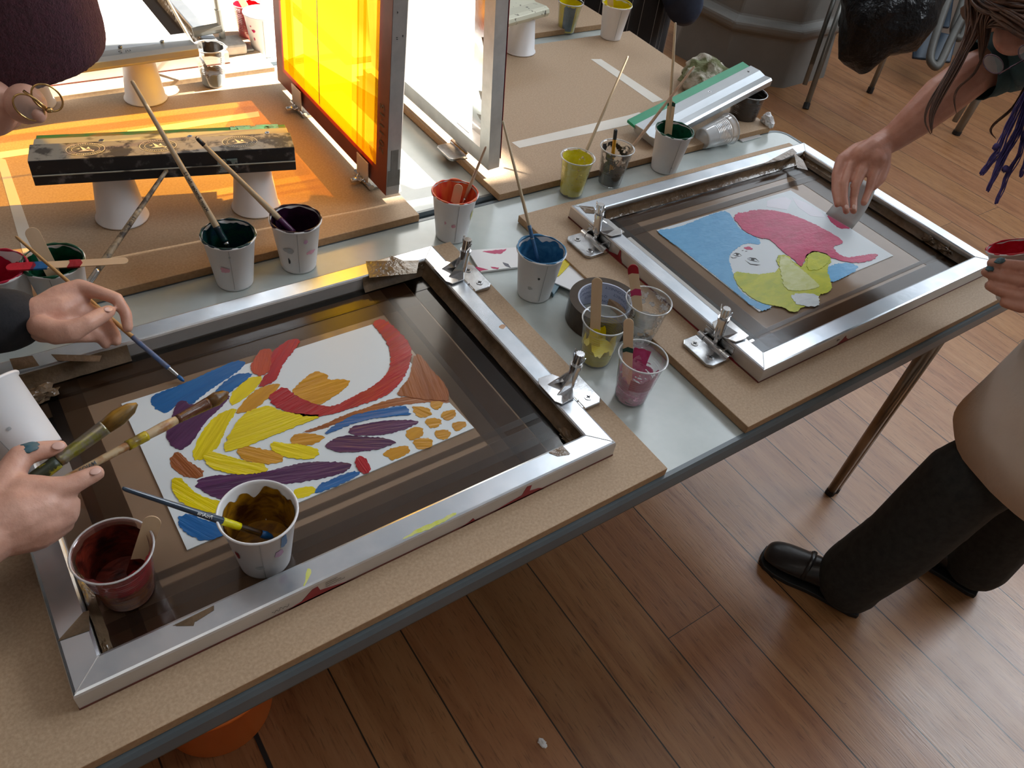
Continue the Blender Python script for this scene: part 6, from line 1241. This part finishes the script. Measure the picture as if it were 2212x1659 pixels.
# glasses of the right person
M_lens2 = clearmat('spectacle_lens_clear', tint=(.85, .82, .80), gloss=.4, haze=.08, hazecol=(.4, .35, .35)); M_frame2 = mat('glasses_violet', (.16, .10, .13), None, rough=.25, metal=.8)
for (c, rx, ry) in (((1.792,0.2537,1.168), .021, .013), ((1.819,0.2143,1.199), .021, .013)):
    bm = BM(); nr = vC - Vector(c); p = lens_ring(bm, c, rx, ry, nr, cr + cu * .9); f = part('glasses_rim', bm, M_frame2, pr_, smooth=True); bm = BM(); bm.faces.new([bm.verts.new(q) for q in p[:-1]]); part('lens', bm, M_lens2, f)
bm = BM(); atube(bm, [Vector((1.794,0.2354,1.156)), Vector((1.802,0.2245,1.174)), Vector((1.816,0.2149,1.19))], .0014, 8); part('glasses_bridge', bm, M_frame2, pr_, smooth=True)
# scarf with tassels
scf = bpy.data.objects.new('scarf', None); link(scf); keep(scf, pr_)
def yarn(pts, r, nst, spread, seed):
    rnd = random.Random(seed); P0 = [Vector(p) for p in pts]; bm = BM()
    for k in range(int(nst * 1.9)):
        off = Vector((rnd.uniform(-1, 1), rnd.uniform(-1, 1), rnd.uniform(-1, 1))) * spread; out = []
        for i in range(len(P0) - 1):
            for j in range(6):
                t_ = j / 6; q = P0[i].lerp(P0[i + 1], t_); s_ = (i * 6 + j) * .9 + k; out.append(q + off * (.4 + .6 * math.sin((i + t_) / (len(P0) - 1) * 3.1)) + Vector((math.sin(s_), math.cos(s_), 0)) * .0012)
        out.append(P0[-1] + off * .5); atube(bm, out, r * .62, 6)
    o = part('tassel', bm, M_yarn, scf, smooth=True)
yarn([(1.86,0.1994,1.144), (1.779,0.1628,1.09), (1.733,0.1377,1.054), (1.695,0.1297,1.022)], .0017, 7, .006, 1)
yarn([(1.852,0.1895,1.131), (1.79,0.1446,1.083), (1.736,0.1244,1.046), (1.696,0.1029,1.002)], .0018, 12, .008, 2)
yarn([(1.85,0.1685,1.113), (1.78,0.1169,1.055), (1.732,0.0973,1.022), (1.695,0.0762,0.9876)], .0018, 6, .004, 3)
yarn([(1.822,0.1413,1.102), (1.772,0.1,1.051), (1.755,0.0854,1.028)], .0017, 6, .006, 4)
yarn([(1.903,0.2161,1.186), (1.854,0.1765,1.137), (1.796,0.1288,1.075)], .0018, 14, .010, 5)
bm = BM()
for p in ((1.732,0.1456,1.062), (1.731,0.1084,1.036)): blob(bm, p, .006, .006, .007, 2, .3)
part('tassel_knot', bm, M_yarn, scf, smooth=True)
# card in the right hand
c0, c1 = Vector((1.719,0.397,0.765)), Vector((1.727,0.3264,0.765)); ctr = Vector((1.807,0.3579,0.838)); ctl = ctr - (c1 - c0) * 1.0
bm = BM(); rows = 8; g = []
for i in range(rows + 1):
    t_ = i / rows; l = c0.lerp(ctl, t_); r_ = c1.lerp(ctr, t_); bulge = (Vector((.35, -.9, 0)).normalized()) * .006 * math.sin(math.pi * t_); g.append([bm.verts.new(l.lerp(r_, j / 4) + bulge) for j in range(5)])
for i in range(rows):
    for j in range(4): bm.faces.new((g[i][j], g[i][j + 1], g[i + 1][j + 1], g[i + 1][j]))
o = finish('spreader_card', bm, mat('card_grey', (.50, .50, .49), (.54, .54, .53), 4, .55), None, smooth=True); so = o.modifiers.new('th', 'SOLIDIFY'); so.thickness = .0012; tag(o, 'pale card held upright by the right person to spread magenta paint', 'card', 'white spreader cards')
paper_cup((0, 0, 0), 'white paper cup of bright red paint held by the right person', 'white paper paint cups', paint('scarlet', (.55, .006, .02), (.62, .02, .05)), .97, .004, 61, puddle=.55, h=.102, rt=.045, rb=.0325, rimpaint=True)
hc = [o for o in col.objects if o.name.startswith('paper_cup') and o.location.length < 1e-6][-1]; place(hc, CUPB, CUPT - CUPB, 0)

# ---- person in the striped apron behind
pa = thing('person', (2.42, 2.05, 0), 'person standing at the top centre in a black pinstriped apron and navy clothes', 'person')
bx, by = 2.40, 2.02
chs = [[((bx, by, .92), .14), ((bx, by, 1.15), .14), ((bx, by, 1.38), .13), ((bx, by, 1.48), .06), ((bx, by, 1.56), .05)], [((bx - .09, by - .03, .90), .09), ((bx - .10, by - .03, .48), .062), ((bx - .10, by - .03, .09), .045), ((bx - .18, by - .10, .04), .04)], [((bx + .05, by + .09, .90), .09), ((bx + .06, by + .10, .48), .062), ((bx + .06, by + .10, .09), .045), ((bx - .02, by + .02, .04), .04)],
       [((bx, by, 1.38), .09), ((bx - .15, by - .14, 1.38), .055), ((bx - .18, by - .20, 1.10), .042), ((bx - .36, by - .12, .95), .03)], [((bx, by, 1.38), .09), ((bx + .15, by + .14, 1.38), .055), ((bx + .16, by + .2, 1.10), .042), ((bx - .1, by + .24, .95), .03)]]
organic('body', chs, M_skin_r, pa, voxel=.010, sm=3, blobs=[((bx, by, 1.65), .075, .09, .11, None)])
o = organic('clothes', [[(Vector(a), r + .018) for a, r in ch[:3]] for ch in chs] + [[((bx + .16, by + .20, 1.10), .06), ((2.469,1.664,0.72), .075), ((2.558,1.73,0.66), .060)]], M_navycloth, pa, voxel=.012, sm=4); o['label'] = 'navy top and trousers'
ap0, ap1 = Vector((2.724,1.849,0.4)), Vector((2.438,2.377,0.4))
# apron as a curved, hanging sheet in front of the body
bm = BM(); n = 30; cols_ = []
for i in range(n + 1):
    t_ = i / n; an = math.radians(130 + 190 * t_); rx, ry = .25, .25; rip = .010 * math.sin(t_ * 34)
    cols_.append([bm.verts.new((bx + math.cos(an) * (rx + rip + .03 * (1.1 - z)), by + math.sin(an) * (ry + rip + .03 * (1.1 - z)), z)) for z in (.32, .5, .7, .9, 1.1, 1.3)])
for a, b in zip(cols_, cols_[1:]):
    for j in range(5): bm.faces.new((a[j], b[j], b[j + 1], a[j + 1]))
apr = part('apron', bm, mat('apron_black', (.006, .006, .007), (.010, .010, .011), 20, .8), pa, smooth=True); apr['label'] = 'black apron with white pinstripes'; so = apr.modifiers.new('th', 'SOLIDIFY'); so.thickness = .002
bm = BM()
for i in range(1, n, 2):
    t_ = i / n; an = math.radians(130 + 190 * t_); rip = .010 * math.sin(t_ * 34)
    atube(bm, [(bx + math.cos(an) * (.25 + rip + .03 * (1.1 - z) + .0015), by + math.sin(an) * (.25 + rip + .03 * (1.1 - z) + .0015), z) for z in (.32, .5, .7, .9, 1.1, 1.3)], .0010, 5)
st = part('pinstripes', bm, mat('pinstripe', (.30, .30, .30), None, rough=.8), pa); st.parent = apr; st.matrix_parent_inverse = apr.matrix_world.inverted()
